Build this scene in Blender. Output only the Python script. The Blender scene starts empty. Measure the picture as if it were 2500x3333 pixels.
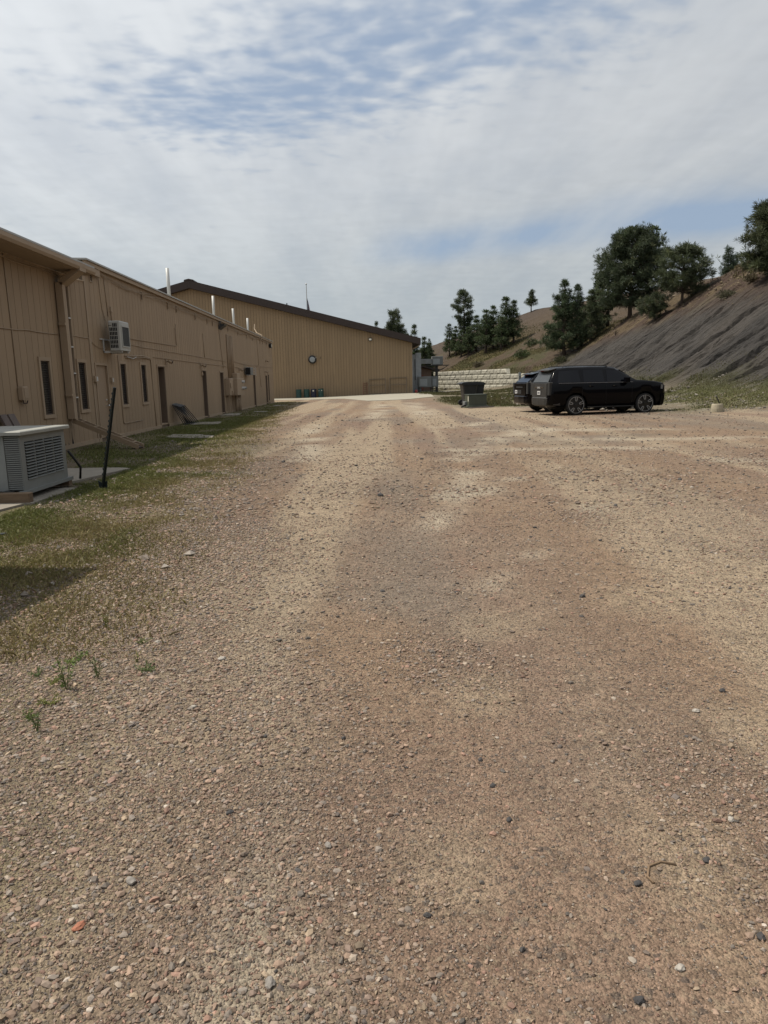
import bpy, math, random
import numpy as np
from mathutils import Vector, Matrix, Euler

scene = bpy.context.scene
COL = scene.collection
rad = math.radians

# ------------------------------------------------------------------ camera
cam_d = bpy.data.cameras.new('camera')
cam = bpy.data.objects.new('camera', cam_d)
COL.objects.link(cam)
cam_d.sensor_fit = 'HORIZONTAL'; cam_d.sensor_width = 36.0; cam_d.lens = 36.0 * 2311 / 2500
cam_d.clip_start = 0.05; cam_d.clip_end = 2500
PITCH, ROLL, YAW = rad(10.4), rad(1.2), rad(1.3)
fw = Vector((math.sin(YAW) * math.cos(PITCH), math.cos(YAW) * math.cos(PITCH), -math.sin(PITCH)))
rt = Vector((math.cos(YAW), -math.sin(YAW), 0))
upv = rt.cross(fw)
rt2 = rt * math.cos(ROLL) - upv * math.sin(ROLL)
up2 = upv * math.cos(ROLL) + rt * math.sin(ROLL)
M = Matrix((rt2, up2, -fw)).transposed().to_4x4()
M.translation = Vector((0, 0, 1.5))
cam.matrix_world = M
scene.camera = cam

# ------------------------------------------------------------------ sun and sky
SUN = Vector((-0.58, 0.12, 1.0)).normalized()          # direction towards the sun
sun_d = bpy.data.lights.new('sun', 'SUN')
sun_d.energy = 4.8; sun_d.angle = rad(0.6); sun_d.color = (1.0, 0.92, 0.79)
sun = bpy.data.objects.new('sun', sun_d); COL.objects.link(sun)
sun.rotation_euler = SUN.to_track_quat('Z', 'Y').to_euler()
sun.location = (-20, 5, 40)

world = bpy.data.worlds.new('World'); scene.world = world; world.use_nodes = True
nt = world.node_tree; nt.nodes.clear()
class G:
    """tiny node-graph helper"""
    def __init__(s, nt): s.nt = nt
    def n(s, typ, **kw):
        nd = s.nt.nodes.new(typ)
        for k, v in kw.items(): setattr(nd, k, v)
        return nd
    def put(s, sock, v):
        if v is None: return
        if hasattr(v, 'is_linked') or isinstance(v, bpy.types.NodeSocket): s.nt.links.new(v, sock)
        else:
            if isinstance(v, (tuple, list)) and len(v) == 3 and sock.type == 'RGBA': v = (*v, 1)
            sock.default_value = v
    def math(s, op, a, b=None, c=None, clamp=False):
        nd = s.n('ShaderNodeMath', operation=op, use_clamp=clamp)
        s.put(nd.inputs[0], a)
        if b is not None: s.put(nd.inputs[1], b)
        if c is not None: s.put(nd.inputs[2], c)
        return nd.outputs[0]
    def vmath(s, op, a, b=None):
        nd = s.n('ShaderNodeVectorMath', operation=op)
        s.put(nd.inputs[0], a)
        if b is not None: s.put(nd.inputs[1], b)
        return nd.outputs['Value'] if op in ('DOT_PRODUCT', 'LENGTH', 'DISTANCE') else nd.outputs[0]
    def mix(s, f, a, b, blend='MIX'):
        nd = s.n('ShaderNodeMix', data_type='RGBA', blend_type=blend)
        s.put(nd.inputs[0], f); s.put(nd.inputs[6], a); s.put(nd.inputs[7], b)
        return nd.outputs[2]
    def noise(s, vec, scale, detail=3, rough=.55, dist=0, col=False):
        nd = s.n('ShaderNodeTexNoise')
        if vec is not None: s.put(nd.inputs['Vector'], vec)
        nd.inputs['Scale'].default_value = scale; nd.inputs['Detail'].default_value = detail
        nd.inputs['Roughness'].default_value = rough; nd.inputs['Distortion'].default_value = dist
        return nd.outputs['Color' if col else 'Fac']
    def ramp(s, f, lo, hi, a=0., b=1., smooth=True):
        nd = s.n('ShaderNodeMapRange', interpolation_type='SMOOTHSTEP' if smooth else 'LINEAR')
        s.put(nd.inputs[0], f)
        for i, v in enumerate((lo, hi, a, b)): s.put(nd.inputs[i + 1], v)
        return nd.outputs[0]
    def mapping(s, vec, scale=(1, 1, 1), rot=(0, 0, 0), loc=(0, 0, 0)):
        nd = s.n('ShaderNodeMapping')
        s.put(nd.inputs[0], vec); nd.inputs['Scale'].default_value = scale
        nd.inputs['Rotation'].default_value = rot; nd.inputs['Location'].default_value = loc
        return nd.outputs[0]

g = G(nt)
sky = g.n('ShaderNodeTexSky', sky_type='NISHITA'); sky.sun_disc = False
sky.sun_elevation = math.asin(SUN.z); sky.sun_rotation = math.atan2(SUN.x, SUN.y)
sky.air_density = 1.2; sky.dust_density = 2.5; sky.ozone_density = 1.5; sky.altitude = 900
dirv = g.n('ShaderNodeTexCoord').outputs['Generated']
sep = g.n('ShaderNodeSeparateXYZ'); nt.links.new(dirv, sep.inputs[0])
zc = g.math('MAXIMUM', sep.outputs[2], 0.0)
zz = g.math('ADD', zc, .12)
px = g.math('DIVIDE', sep.outputs[0], zz); py = g.math('DIVIDE', sep.outputs[1], zz)
comb = g.n('ShaderNodeCombineXYZ'); nt.links.new(px, comb.inputs[0]); nt.links.new(py, comb.inputs[1])
P = comb.outputs[0]                                     # point on the cloud sheet
warp = g.noise(P, 1.3, 2, col=True)
Pw = g.vmath('ADD', P, g.vmath('MULTIPLY', g.vmath('SUBTRACT', warp, (.5, .5, .5)), (.42, .42, 0)))
def gap(x0, y0, x1, y1, r, inner):
    """soft elongated opening in the cloud sheet between two points"""
    dx, dy = x1 - x0, y1 - y0; L = math.hypot(dx, dy)
    v = g.vmath('SUBTRACT', Pw, (x0, y0, 0))
    t = g.math('DIVIDE', g.vmath('DOT_PRODUCT', v, (dx / L, dy / L, 0)), L, clamp=True)
    c = g.n('ShaderNodeCombineXYZ')
    nt.links.new(g.math('MULTIPLY', t, dx), c.inputs[0]); nt.links.new(g.math('MULTIPLY', t, dy), c.inputs[1])
    d = g.vmath('LENGTH', g.vmath('SUBTRACT', v, c.outputs[0]))
    return g.ramp(d, r, r * inner, 0, 1)
gap1 = gap(-.34, 2.08, .34, 1.60, .72, .0)
gap2 = gap(.30, 3.35, 1.85, 2.72, .45, .04)
gap3 = gap(.1, .95, .75, 1.2, .45, .1)
big = g.noise(P, .9, 3, .5)
big2 = g.noise(g.mapping(P, (1.2, .35, 1), (0, 0, rad(24))), 2.2, 4, .6)
Pr = g.vmath('ADD', P, g.vmath('MULTIPLY', g.vmath('SUBTRACT', warp, (.5, .5, .5)), (.10, .16, 0)))
rip = g.noise(g.mapping(Pr, (10, 16, 1), (0, 0, rad(7))), 1.0, 2, .4, .15)
rip2 = g.noise(g.mapping(Pr, (15, 15, 1), (0, 0, rad(-20))), 1.0, 2, .5, .2)
ripm = g.math('ADD', g.math('MULTIPLY', rip, .62), g.math('MULTIPLY', rip2, .38))
opn = g.math('MAXIMUM', gap1, g.math('MULTIPLY', gap3, .75))
# altocumulus ripples break the sheet up wherever it opens; a smoother streaked veil elsewhere
opw = g.math('ADD', opn, g.math('MULTIPLY', g.math('SUBTRACT', big, .5), .5))
thr = g.ramp(opw, .0, 1.0, .12, .60, False)
rp = g.ramp(ripm, g.math('SUBTRACT', thr, .25), g.math('ADD', thr, .25))
veil = g.math('ADD', .93, g.math('MULTIPLY', g.math('SUBTRACT', big2, .5), .75))
veil = g.math('SUBTRACT', veil, g.math('MULTIPLY', gap2, g.ramp(big2, .3, .7, 1.0, .55)), clamp=True)
cov = g.math('ADD', .10, g.math('MULTIPLY', g.math('MULTIPLY', rp, veil), .90), clamp=True)
# light forward-scattered by thin cloud: brighter towards the sun
sd = g.vmath('DOT_PRODUCT', dirv, tuple(SUN))
lit = g.ramp(sd, .15, .75, .86, 1.24, False)
shade = g.ramp(g.math('ADD', g.math('MULTIPLY', ripm, .3), g.math('MULTIPLY', big2, .7)), .3, .7, .91, 1.06)
ccol = g.mix(g.ramp(sep.outputs[2], .0, .32), (5.1, 5.65, 5.9), (6.5, 6.8, 7.1))
cmul = g.n('ShaderNodeVectorMath', operation='SCALE')
nt.links.new(ccol, cmul.inputs[0]); nt.links.new(g.math('MULTIPLY', lit, shade), cmul.inputs['Scale'])
skyc = g.mix(.7, sky.outputs[0], (3.35, 4.3, 5.75))   # hazy summer blue
col = g.mix(cov, skyc, cmul.outputs[0])
# hazy band low over the horizon
col = g.mix(g.ramp(sep.outputs[2], .16, .0, 0, .45), col, (4.7, 5.25, 5.65))
bg = g.n('ShaderNodeBackground'); nt.links.new(col, bg.inputs[0]); bg.inputs[1].default_value = .1
out = g.n('ShaderNodeOutputWorld'); nt.links.new(bg.outputs[0], out.inputs[0])

vs = scene.view_settings
vs.view_transform = 'Standard'; vs.look = 'None'; vs.gamma = 1.0; vs.exposure = 0.0; vs.use_curve_mapping = False
scene.cycles.use_denoising = True
scene.cycles.max_bounces = 5; scene.cycles.diffuse_bounces = 3; scene.cycles.glossy_bounces = 3
scene.cycles.transparent_max_bounces = 4

# ------------------------------------------------------------------ materials
MATS = {}
def mat(name, color, rough=.7, var=.12, scale=3.0, bump=0.0, bscale=40.0, metal=0.0, attr=None, coat=0.0,
        dirt=None, dirt_scale=1.2, dirt_amt=.3, stretch=(1, 1, 1), spec=None, piece=0.0):
    """Principled material: base colour with procedural variation, optional vertex colour, dirt and fine relief."""
    m = bpy.data.materials.new(name); m.use_nodes = True
    t = m.node_tree; b = t.nodes['Principled BSDF']; h = G(t)
    pos = h.n('ShaderNodeTexCoord').outputs['Object']
    if stretch != (1, 1, 1): pos = h.mapping(pos, stretch)
    if attr:
        a = h.n('ShaderNodeAttribute', attribute_name=attr); base = a.outputs['Color']
    else: base = (*color, 1)
    c = base
    if var:
        nz = h.noise(pos, scale, 4, .6)
        f = h.ramp(nz, .3, .7, 1 - var, 1 + var, False)
        s = h.n('ShaderNodeVectorMath', operation='SCALE')
        h.put(s.inputs[0], base if attr else color); t.links.new(f, s.inputs['Scale'])
        c = s.outputs[0]
    if piece:                                            # slight tone change from board to board
        s2 = h.n('ShaderNodeVectorMath', operation='SCALE'); h.put(s2.inputs[0], c)
        t.links.new(h.ramp(h.n('ShaderNodeObjectInfo').outputs['Random'], 0, 1, 1 - piece, 1 + piece, False), s2.inputs['Scale']); c = s2.outputs[0]
    if dirt:
        nz = h.noise(pos, dirt_scale, 5, .65, .4)
        c = h.mix(h.ramp(nz, .5, .75, 0, dirt_amt), c, (*dirt, 1))
    h.put(b.inputs['Base Color'], c)
    b.inputs['Roughness'].default_value = rough; b.inputs['Metallic'].default_value = metal
    if coat: b.inputs['Coat Weight'].default_value = coat; b.inputs['Coat Roughness'].default_value = .06
    if spec is not None: b.inputs['Specular IOR Level'].default_value = spec
    if bump:
        bn = h.n('ShaderNodeBump'); bn.inputs['Strength'].default_value = 1.0; bn.inputs['Distance'].default_value = bump
        t.links.new(h.noise(pos, bscale, 4, .6), bn.inputs['Height']); t.links.new(bn.outputs[0], b.inputs['Normal'])
    MATS[name] = m
    return m

SIDING = mat('siding_paint', (0.305, 0.222, 0.142), .75, .07, 1.6, .0015, 60, dirt=(.15, .11, .075), dirt_amt=.4, stretch=(1, 1, .25), piece=.05)
SIDING2 = mat('far_siding_paint', (0.262, 0.186, 0.108), .75, .06, 1.2, 0, 40, dirt=(.14, .10, .062), dirt_amt=.35, stretch=(1, 1, .2), piece=.05)
TRIM = mat('trim_paint', (0.325, 0.245, 0.168), .7, .05, 2.5, dirt=(.15, .11, .075), dirt_amt=.15)
BACKING = mat('groove_shadow_board', (0.14, 0.102, 0.066), .85, .08)
SKIRT = mat('skirt_paint', (0.33, 0.25, 0.17), .75, .06, 3, dirt=(.13, .095, .065), dirt_amt=.35, dirt_scale=4)
DOORM = mat('door_paint', (0.28, 0.205, 0.138), .55, .05, 2)
DOORB = mat('brown_door_paint', (0.115, 0.083, 0.06), .6, .06, 2)
BROWNMETAL = mat('brown_metal', (0.032, 0.02, 0.016), .65, .12, 2, dirt=(.055, .036, .03), dirt_amt=.3)
ROOFWHITE = mat('white_roof_edge', (0.36, 0.36, 0.34), .5, .08)
PVC = mat('white_pvc', (0.48, 0.48, 0.465), .45, .04)
ALU = mat('bare_metal', (.55, .56, .57), .35, .06, metal=.9)
GALV = mat('galvanised_duct', (0.3, 0.32, 0.34), .45, .12, 3, metal=.6)
GREYBOX = mat('grey_cabinet_paint', (0.15, 0.16, 0.16), .6, .08, 2, dirt=(.11, .095, .075), dirt_amt=.3)
PANELGREY = mat('light_grey_panel', (0.26, 0.28, 0.29), .5, .08, 2)
ACGREY = mat('condenser_paint', (0.19, 0.2, 0.195), .6, .07, 3, dirt=(.13, .115, .09), dirt_amt=.3)
ACTOP = mat('condenser_lid', (0.27, 0.27, 0.245), .6, .1, 3, dirt=(.18, .165, .14), dirt_amt=.4)
FIN = mat('coil_fins', (0.09, 0.093, 0.09), .6, .15, 8)
BLACKIN = mat('dark_inside', (.012, .012, .012), .9, 0)
ACWHITE = mat('white_unit_plastic', (0.4, 0.4, 0.375), .45, .05)
GLASSW = mat('dark_window_glass', (.018, .018, .02), .12, .3, 6)
SCREEN = mat('window_screen_mesh', (.05, .04, .035), .7, .2, 12)
WFRAME = mat('dark_brown_frame', (.05, .034, .026), .6, .1)
BLACKMETAL = mat('black_metal', (.018, .018, .019), .5, .2, 6)
POSTGREEN = mat('dark_green_post', (.008, .014, .015), .5, .2, 8)
TEAL = mat('teal_barrel', (0.016, 0.06, 0.052), .4, .18, 3, dirt=(.05, .07, .06), dirt_amt=.4)
NAVY = mat('navy_barrel', (.012, .014, .04), .35, .15, 3)
PAPER = mat('paper_label', (.6, .58, .5), .7, .1)
RUST = mat('rusty_rack', (.16, .055, .04), .75, .2, 8)
WOODF = mat('weathered_frame_wood', (0.17, 0.13, 0.09), .8, .15, 5)
WOOD = mat('weathered_timber', (0.15, 0.1, 0.06), .85, .22, 4, .004, 18, stretch=(1, 1, 6))
GREYWOOD = mat('grey_plank', (.13, .105, .095), .85, .2, 5, stretch=(1, 1, .3))
CONCRETE = mat('concrete', (0.22, 0.195, 0.16), .9, .14, 2.5, .004, 30, dirt=(.13, .11, .085), dirt_amt=.45, dirt_scale=2.5)
SLABW = mat('pale_concrete_apron', (0.29, 0.268, 0.215), .9, .10, 1.2, .003, 20, dirt=(.20, .17, .13), dirt_amt=.45, dirt_scale=.7)
BLOCKM = mat('split_face_block', (0.35, 0.335, 0.28), .9, .16, 4, .012, 14, piece=.10, dirt=(.21, .185, .145), dirt_amt=.5, dirt_scale=5)
BINM = mat('charcoal_bin_plastic', (.016, .018, .022), .45, .15, 4)
GREENBOX = mat('green_transformer_paint', (.050, .060, .044), .5, .1, 3, dirt=(.09, .085, .06), dirt_amt=.3)
CREAM = mat('cream_stone', (0.34, 0.3, 0.22), .9, .15, 5, .006, 25)
PAINT = mat('black_car_paint', (.002, .002, .003), .14, 0, spec=.13)
PAINTDUST = mat('dusty_car_paint', (.020, .019, .018), .6, .45, 4, dirt=(.045, .042, .037), dirt_amt=.5, dirt_scale=5)
CARGLASS = mat('tinted_glass', (.003, .0035, .006), .05, 0, spec=.28)
CARGLASSD = mat('dusty_tinted_glass', (.035, .038, .04), .35, .25, 5)
TYRE = mat('tyre_rubber', (.012, .012, .012), .85, .2, 12)
RIMB = mat('black_rim', (.006, .006, .007), .4, 0)
SILVER = mat('machined_silver', (0.3, 0.3, 0.3), .4, .05, metal=.4)
CHROME = mat('chrome', (.5, .5, .5), .22, 0, metal=1)
TAILRED = mat('red_lens', (.05, .006, .006), .2, 0)
LENS = mat('headlamp_lens', (.18, .18, .19), .15, 0)
PLATE = mat('plate_white', (.5, .5, .5), .5, .05)
PLATEINK = mat('plate_ink', (.02, .025, .05), .6, 0)
RUBBER = mat('black_plastic', (.014, .014, .014), .7, .15, 6)
LAMPW = mat('lamp_glass', (.75, .72, .62), .4, .05)
FLAGM = mat('navy_flag_cloth', (.018, .022, .06), .8, .2, 9)
FLAGW = mat('white_flag_cloth', (.45, .43, .42), .8, .1)
FLAGR = mat('red_flag_cloth', (.22, .02, .03), .8, .1)
REDP = mat('red_plastic', (.30, .04, .035), .5, .1)
BARK = mat('pine_bark', (.060, .042, .032), .9, .3, 6, .02, 12)
NEEDLE = mat('pine_needles', (1, 1, 1), .7, .18, .9, attr='col')
LEAF = mat('elm_leaves', (1, 1, 1), .65, .18, .9, attr='col')
GRASSM = mat('grass_blades', (1, 1, 1), .7, .1, 2, attr='col')
STONEM = mat('gravel_stone', (1, 1, 1), .85, .14, 60, attr='col')
PLAINCOL = mat('plain_stone', (1, 1, 1), .85, .15, 40, attr='col')
for _m in (NEEDLE, LEAF, GRASSM):                       # thin leaves pass some light
    _t = _m.node_tree; _b = _t.nodes['Principled BSDF']
    _tr = _t.nodes.new('ShaderNodeBsdfTranslucent'); _mx = _t.nodes.new('ShaderNodeMixShader'); _mx.inputs[0].default_value = .25
    _src = _b.inputs['Base Color'].links[0].from_socket
    _t.links.new(_src, _tr.inputs[0]); _o = _t.nodes['Material Output']
    _t.links.new(_b.outputs[0], _mx.inputs[1]); _t.links.new(_tr.outputs[0], _mx.inputs[2]); _t.links.new(_mx.outputs[0], _o.inputs[0])

# ------------------------------------------------------------------ mesh helpers
WL = {}                                                  # world location of (unrotated) parents
def link(o, parent=None):
    COL.objects.link(o)
    if parent is not None: o.parent = parent
    return o
def raw_mesh(name, V, F, m, cols=None, smooth=False):
    V = np.asarray(V, np.float32)
    me = bpy.data.meshes.new(name)
    if isinstance(F, np.ndarray):
        n, k = F.shape
        me.vertices.add(len(V)); me.vertices.foreach_set('co', V.ravel())
        me.loops.add(n * k); me.loops.foreach_set('vertex_index', F.astype(np.int32).ravel())
        me.polygons.add(n); me.polygons.foreach_set('loop_start', np.arange(0, n * k, k, dtype=np.int32))
        me.polygons.foreach_set('use_smooth', np.zeros(n, bool))
        me.update(calc_edges=True)
    else:
        me.from_pydata([tuple(v) for v in V], [], F); me.update()
    if m is not None: me.materials.append(m)
    if cols is not None:
        at = me.color_attributes.new('col', 'FLOAT_COLOR', 'POINT')
        c4 = np.ones((len(V), 4), np.float32); c4[:, :3] = cols
        at.data.foreach_set('color', c4.ravel())
    if smooth: me.polygons.foreach_set('use_smooth', np.ones(len(me.polygons), bool))
    return me
def tag(o, label=None, cat=None, group=None, kind=None):
    if label: o['label'] = label
    if cat: o['category'] = cat
    if group: o['group'] = group
    if kind: o['kind'] = kind
    return o
def thing(name, label, cat, loc=(0, 0, 0), rotz=0, group=None):
    o = bpy.data.objects.new(name, None); COL.objects.link(o)
    o.location = loc; o.rotation_euler = (0, 0, rotz); o.empty_display_size = .2
    WL[o.name] = Vector(loc) if not rotz else None
    return tag(o, label, cat, group)
def copy_tree(o, parent=None):
    c = o.copy(); COL.objects.link(c)
    if parent is not None: c.parent = parent
    for ch in list(o.children): copy_tree(ch, c)
    return c

class MB:
    """collects simple solids and links them as ONE mesh object"""
    def __init__(s): s.v = []; s.f = []
    def add(s, V, F):
        k = len(s.v); s.v += [tuple(p) for p in V]; s.f += [tuple(i + k for i in f) for f in F]; return s
    def box(s, x0, x1, y0, y1, z0, z1):
        V = [(x, y, z) for z in (z0, z1) for y in (y0, y1) for x in (x0, x1)]
        return s.add(V, [(0, 2, 3, 1), (4, 5, 7, 6), (0, 1, 5, 4), (2, 6, 7, 3), (0, 4, 6, 2), (1, 3, 7, 5)])
    def bbox(s, x0, x1, y0, y1, z0, z1, b):
        """box with chamfered vertical and top edges"""
        ring = lambda d, z: [(x0 + b, y0 + d, z), (x1 - b, y0 + d, z), (x1 - d, y0 + b, z), (x1 - d, y1 - b, z), (x1 - b, y1 - d, z), (x0 + b, y1 - d, z), (x0 + d, y1 - b, z), (x0 + d, y0 + b, z)]
        V = ring(0, z0) + ring(0, z1 - b) + ring(b, z1)
        F = [tuple(range(7, -1, -1)), tuple(range(16, 24))]
        for r in (0, 8):
            for i in range(8): F.append((r + i, r + (i + 1) % 8, r + 8 + (i + 1) % 8, r + 8 + i))
        return s.add(V, F)
    def bar(s, p, q, w, h, up=(0, 0, 1)):
        """rectangular bar from p to q, w across and h along up"""
        p, q = Vector(p), Vector(q); d = (q - p).normalized(); u = Vector(up)
        a = d.cross(u)
        if a.length < 1e-4: a = d.cross(Vector((1, 0, 0)))
        a.normalize(); u = a.cross(d)
        V = []
        for c in (p, q):
            for i, j in ((-1, -1), (1, -1), (1, 1), (-1, 1)): V.append(c + a * (i * w / 2) + u * (j * h / 2))
        return s.add(V, [(3, 2, 1, 0), (4, 5, 6, 7), (0, 1, 5, 4), (1, 2, 6, 5), (2, 3, 7, 6), (3, 0, 4, 7)])
    def tube(s, pts, r, n=6, caps=True):
        pts = [Vector(p) for p in pts]; R = r if isinstance(r, (list, tuple)) else [r] * len(pts)
        k = len(s.v); up = None
        for i, p in enumerate(pts):
            d = (pts[min(i + 1, len(pts) - 1)] - pts[max(i - 1, 0)])
            d = d.normalized() if d.length > 1e-9 else Vector((0, 0, 1))
            if up is None or abs(up.dot(d)) > .99: up = Vector((0, 0, 1)) if abs(d.z) < .9 else Vector((1, 0, 0))
            a = d.cross(up).normalized(); b = a.cross(d)
            for j in range(n):
                t = 2 * math.pi * j / n
                s.v.append(tuple(p + (a * math.cos(t) + b * math.sin(t)) * R[i]))
        for i in range(len(pts) - 1):
            for j in range(n):
                s.f.append((k + i * n + j, k + i * n + (j + 1) % n, k + (i + 1) * n + (j + 1) % n, k + (i + 1) * n + j))
        if caps:
            s.f.append(tuple(range(k + n - 1, k - 1, -1))); e = k + (len(pts) - 1) * n; s.f.append(tuple(range(e, e + n)))
        return s
    def lathe(s, prof, n=20, c=(0, 0, 0), axis='z', caps=True):
        """surface of revolution, prof = [(r, h)]"""
        V = []
        for r, h in prof:
            for j in range(n):
                t = 2 * math.pi * j / n; p = (r * math.cos(t), r * math.sin(t), h)
                if axis == 'y': p = (p[0], p[2], p[1])
                if axis == 'x': p = (p[2], p[0], p[1])
                V.append((p[0] + c[0], p[1] + c[1], p[2] + c[2]))
        F = []
        for i in range(len(prof) - 1):
            for j in range(n): F.append((i * n + j, i * n + (j + 1) % n, (i + 1) * n + (j + 1) % n, (i + 1) * n + j))
        if caps: F.append(tuple(range(n - 1, -1, -1))); e = (len(prof) - 1) * n; F.append(tuple(range(e, e + n)))
        return s.add(V, F)
    def prism(s, poly, axis, a, b):
        """extrude a 2-D polygon between a and b along an axis"""
        n = len(poly); V = []
        for t in (a, b):
            for p, q in poly: V.append({'x': (t, p, q), 'y': (p, t, q), 'z': (p, q, t)}[axis])
        F = [tuple(range(n - 1, -1, -1)), tuple(range(n, 2 * n))]
        for i in range(n): F.append((i, (i + 1) % n, n + (i + 1) % n, n + i))
        return s.add(V, F)
    def build(s, name, m, parent=None, world=True, smooth=False, fix=True):
        V = s.v
        if world and parent is not None:
            L = WL.get(parent.name)
            if L is not None: V = [(p[0] - L.x, p[1] - L.y, p[2] - L.z) for p in V]
        me = raw_mesh(name, V, s.f, m, smooth=smooth)
        if fix:
            import bmesh
            bm = bmesh.new(); bm.from_mesh(me); bmesh.ops.recalc_face_normals(bm, faces=bm.faces); bm.to_mesh(me); bm.free()
        o = link(bpy.data.objects.new(name, me), parent)
        WL[o.name] = WL.get(parent.name) if parent is not None else None
        return o
def B(): return MB()
def stuff(name, V, F, m, label, cat, cols=None, smooth=False, parent=None):
    o = link(bpy.data.objects.new(name, raw_mesh(name, V, F, m, cols, smooth)), parent)
    return tag(o, label, cat, None, 'stuff')

# ------------------------------------------------------------------ noise + terrain functions
rng = np.random.default_rng(7)
_perm = rng.permutation(4096)
def vnoise(x, y, seed=0):
    """smooth 2-D value noise, 0..1"""
    x = np.asarray(x, float) + seed * 37.17; y = np.asarray(y, float) + seed * 91.73
    xi = np.floor(x).astype(int); yi = np.floor(y).astype(int); fx = x - xi; fy = y - yi
    fx = fx * fx * (3 - 2 * fx); fy = fy * fy * (3 - 2 * fy)
    h = lambda a, b: _perm[(_perm[a & 4095] + b) & 4095] / 4095.
    return (h(xi, yi) * (1 - fx) + h(xi + 1, yi) * fx) * (1 - fy) + (h(xi, yi + 1) * (1 - fx) + h(xi + 1, yi + 1) * fx) * fy
def fbm(x, y, o=4, seed=0):
    a, t, s = .5, 0, 0
    for i in range(o):
        t = t + a * vnoise(x * 2 ** i, y * 2 ** i, seed + i); s += a; a *= .5
    return t / s
def sstep(a, b, x):
    t = np.clip((np.asarray(x, float) - a) / (b - a), 0, 1); return t * t * (3 - 2 * t)
def smin(a, b, k):
    h = np.clip(.5 + .5 * (b - a) / k, 0, 1); return b * (1 - h) + a * h - k * h * (1 - h)
def wall_line(y): return 17.4 - .355 * (np.asarray(y, float) - 80)
def base_h(x, y):
    x = np.asarray(x, float); y = np.asarray(y, float)
    low = .25 * sstep(42, 75, y) * sstep(-7, 5, x)
    bank = .7 * 1.55 * np.logaddexp(0, (x - 17) / 1.55)
    cap = np.where(y > 55, 12.3 - .2 * (y - 55), 12.3 + .05 * (55 - y)) + .06 * (x - 31)
    bank = np.maximum(smin(bank, np.maximum(cap, 0), 1.6), 0)
    s = x - wall_line(y)
    F = 2.4 * sstep(0.05, .55, s) + .42 * np.maximum(s - .55, 0) + .3
    F = smin(F, np.minimum(4.1 + .306 * x, 12.9), 1.5)
    F = np.where(s > 0, F, 0) * sstep(66, 74, y)
    return np.maximum(low + bank, F)
_gr = np.random.default_rng(77)
GULLIES = [(33.2, 17.6, 25, .10, .2, .7), (35.8, 17.6, 28, .06, .25, .85), (38.3, 18.0, 27, .12, .22, .75), (31.0, 17.4, 22, .1, .16, .5), (41.8, 19, 28, .05, .2, .7), (46.5, 19, 27, .08, .2, .6), (52, 20, 27, .06, .2, .55)]
GULLIES = [(a, b, c_, d_, w_, p_ * .62) for a, b, c_, d_, w_, p_ in GULLIES]
GULLIES += [(float(_gr.uniform(30, 72)), float(a), float(a + _gr.uniform(1.8, 5)), float(_gr.uniform(-.05, .18)), float(_gr.uniform(.10, .2)), float(_gr.uniform(.10, .28))) for a in _gr.uniform(17.5, 26, 60)]
def terrain_h(x, y):
    """full height: base form, erosion rills on the shale bank, lumps on the hill, faint ruts on the lot"""
    x = np.asarray(x, float); y = np.asarray(y, float)
    h = base_h(x, y)
    hill = sstep(.5, 2.0, h)
    shale = sstep(16.2, 19, x) * sstep(80, 72, y) * sstep(11.5, 8.5, h + .0 * x)
    w = 1.1 * fbm(x / 7, y / 5, 3, 3) + .35 * fbm(x / 1.7, y / 1.3, 2, 5)
    def rill(fr, wd, dep, sd, sx=16):
        n = fbm((y + w * 2.2) * fr, x / sx, 2, sd)
        return -dep * np.clip(1 - np.abs(n - .5) / wd, 0, 1) ** 1.5
    gul = 0 * x
    for (y0, xa, xb, dr, wdt, dep) in GULLIES:            # deep washed-out cracks running down the bank
        yc = y0 + dr * (x - 20) + .35 * (vnoise(x / 1.3, y0, 7) - .5) + .12 * (vnoise(x * 1.7, y0, 8) - .5)
        d = y - yc
        gul = np.minimum(gul, -dep * np.where(d < 0, np.clip(1 + d / (wdt * 6), 0, 1) ** 1.6, np.clip(1 - d / .11, 0, 1)) * sstep(xa, xa + 1.2, x) * sstep(xb, xb - 1.5, x))
    ero = gul + rill(.42, .04, .5, 11) * sstep(.35, .6, fbm(x / 5, y / 5, 2, 21)) + rill(.9, .05, .2, 12, 9) + rill(1.9, .09, .10, 13, 5)
    lump = .35 * (fbm(x / 3.5, y / 3.5, 4, 31) - .5) + .10 * (fbm(x * 1.3, y * 1.3, 3, 33) - .5)
    shal2 = .3 * (fbm(x / 4, y / 2.2, 4, 41) - .5) + .22 * (fbm(x * 1.1, y * 2.0, 3, 43) - .5) + .16 * (fbm(x * 2.2, y * 2.8, 3, 45) - .5)
    h = h + hill * (shale * (ero + shal2) + (1 - shale) * lump)
    apron = sstep(11.5, 14, x) * (1 - hill)
    h = h + apron * .07 * (fbm(x * 1.2, y * 1.2, 3, 51) - .5)
    lot = 1 - sstep(.05, .4, h)
    h = h + lot * sstep(-5.5, -3, x) * .022 * (fbm(x / 1.6, y / 2.6, 3, 61) - .5)
    return h
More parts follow.
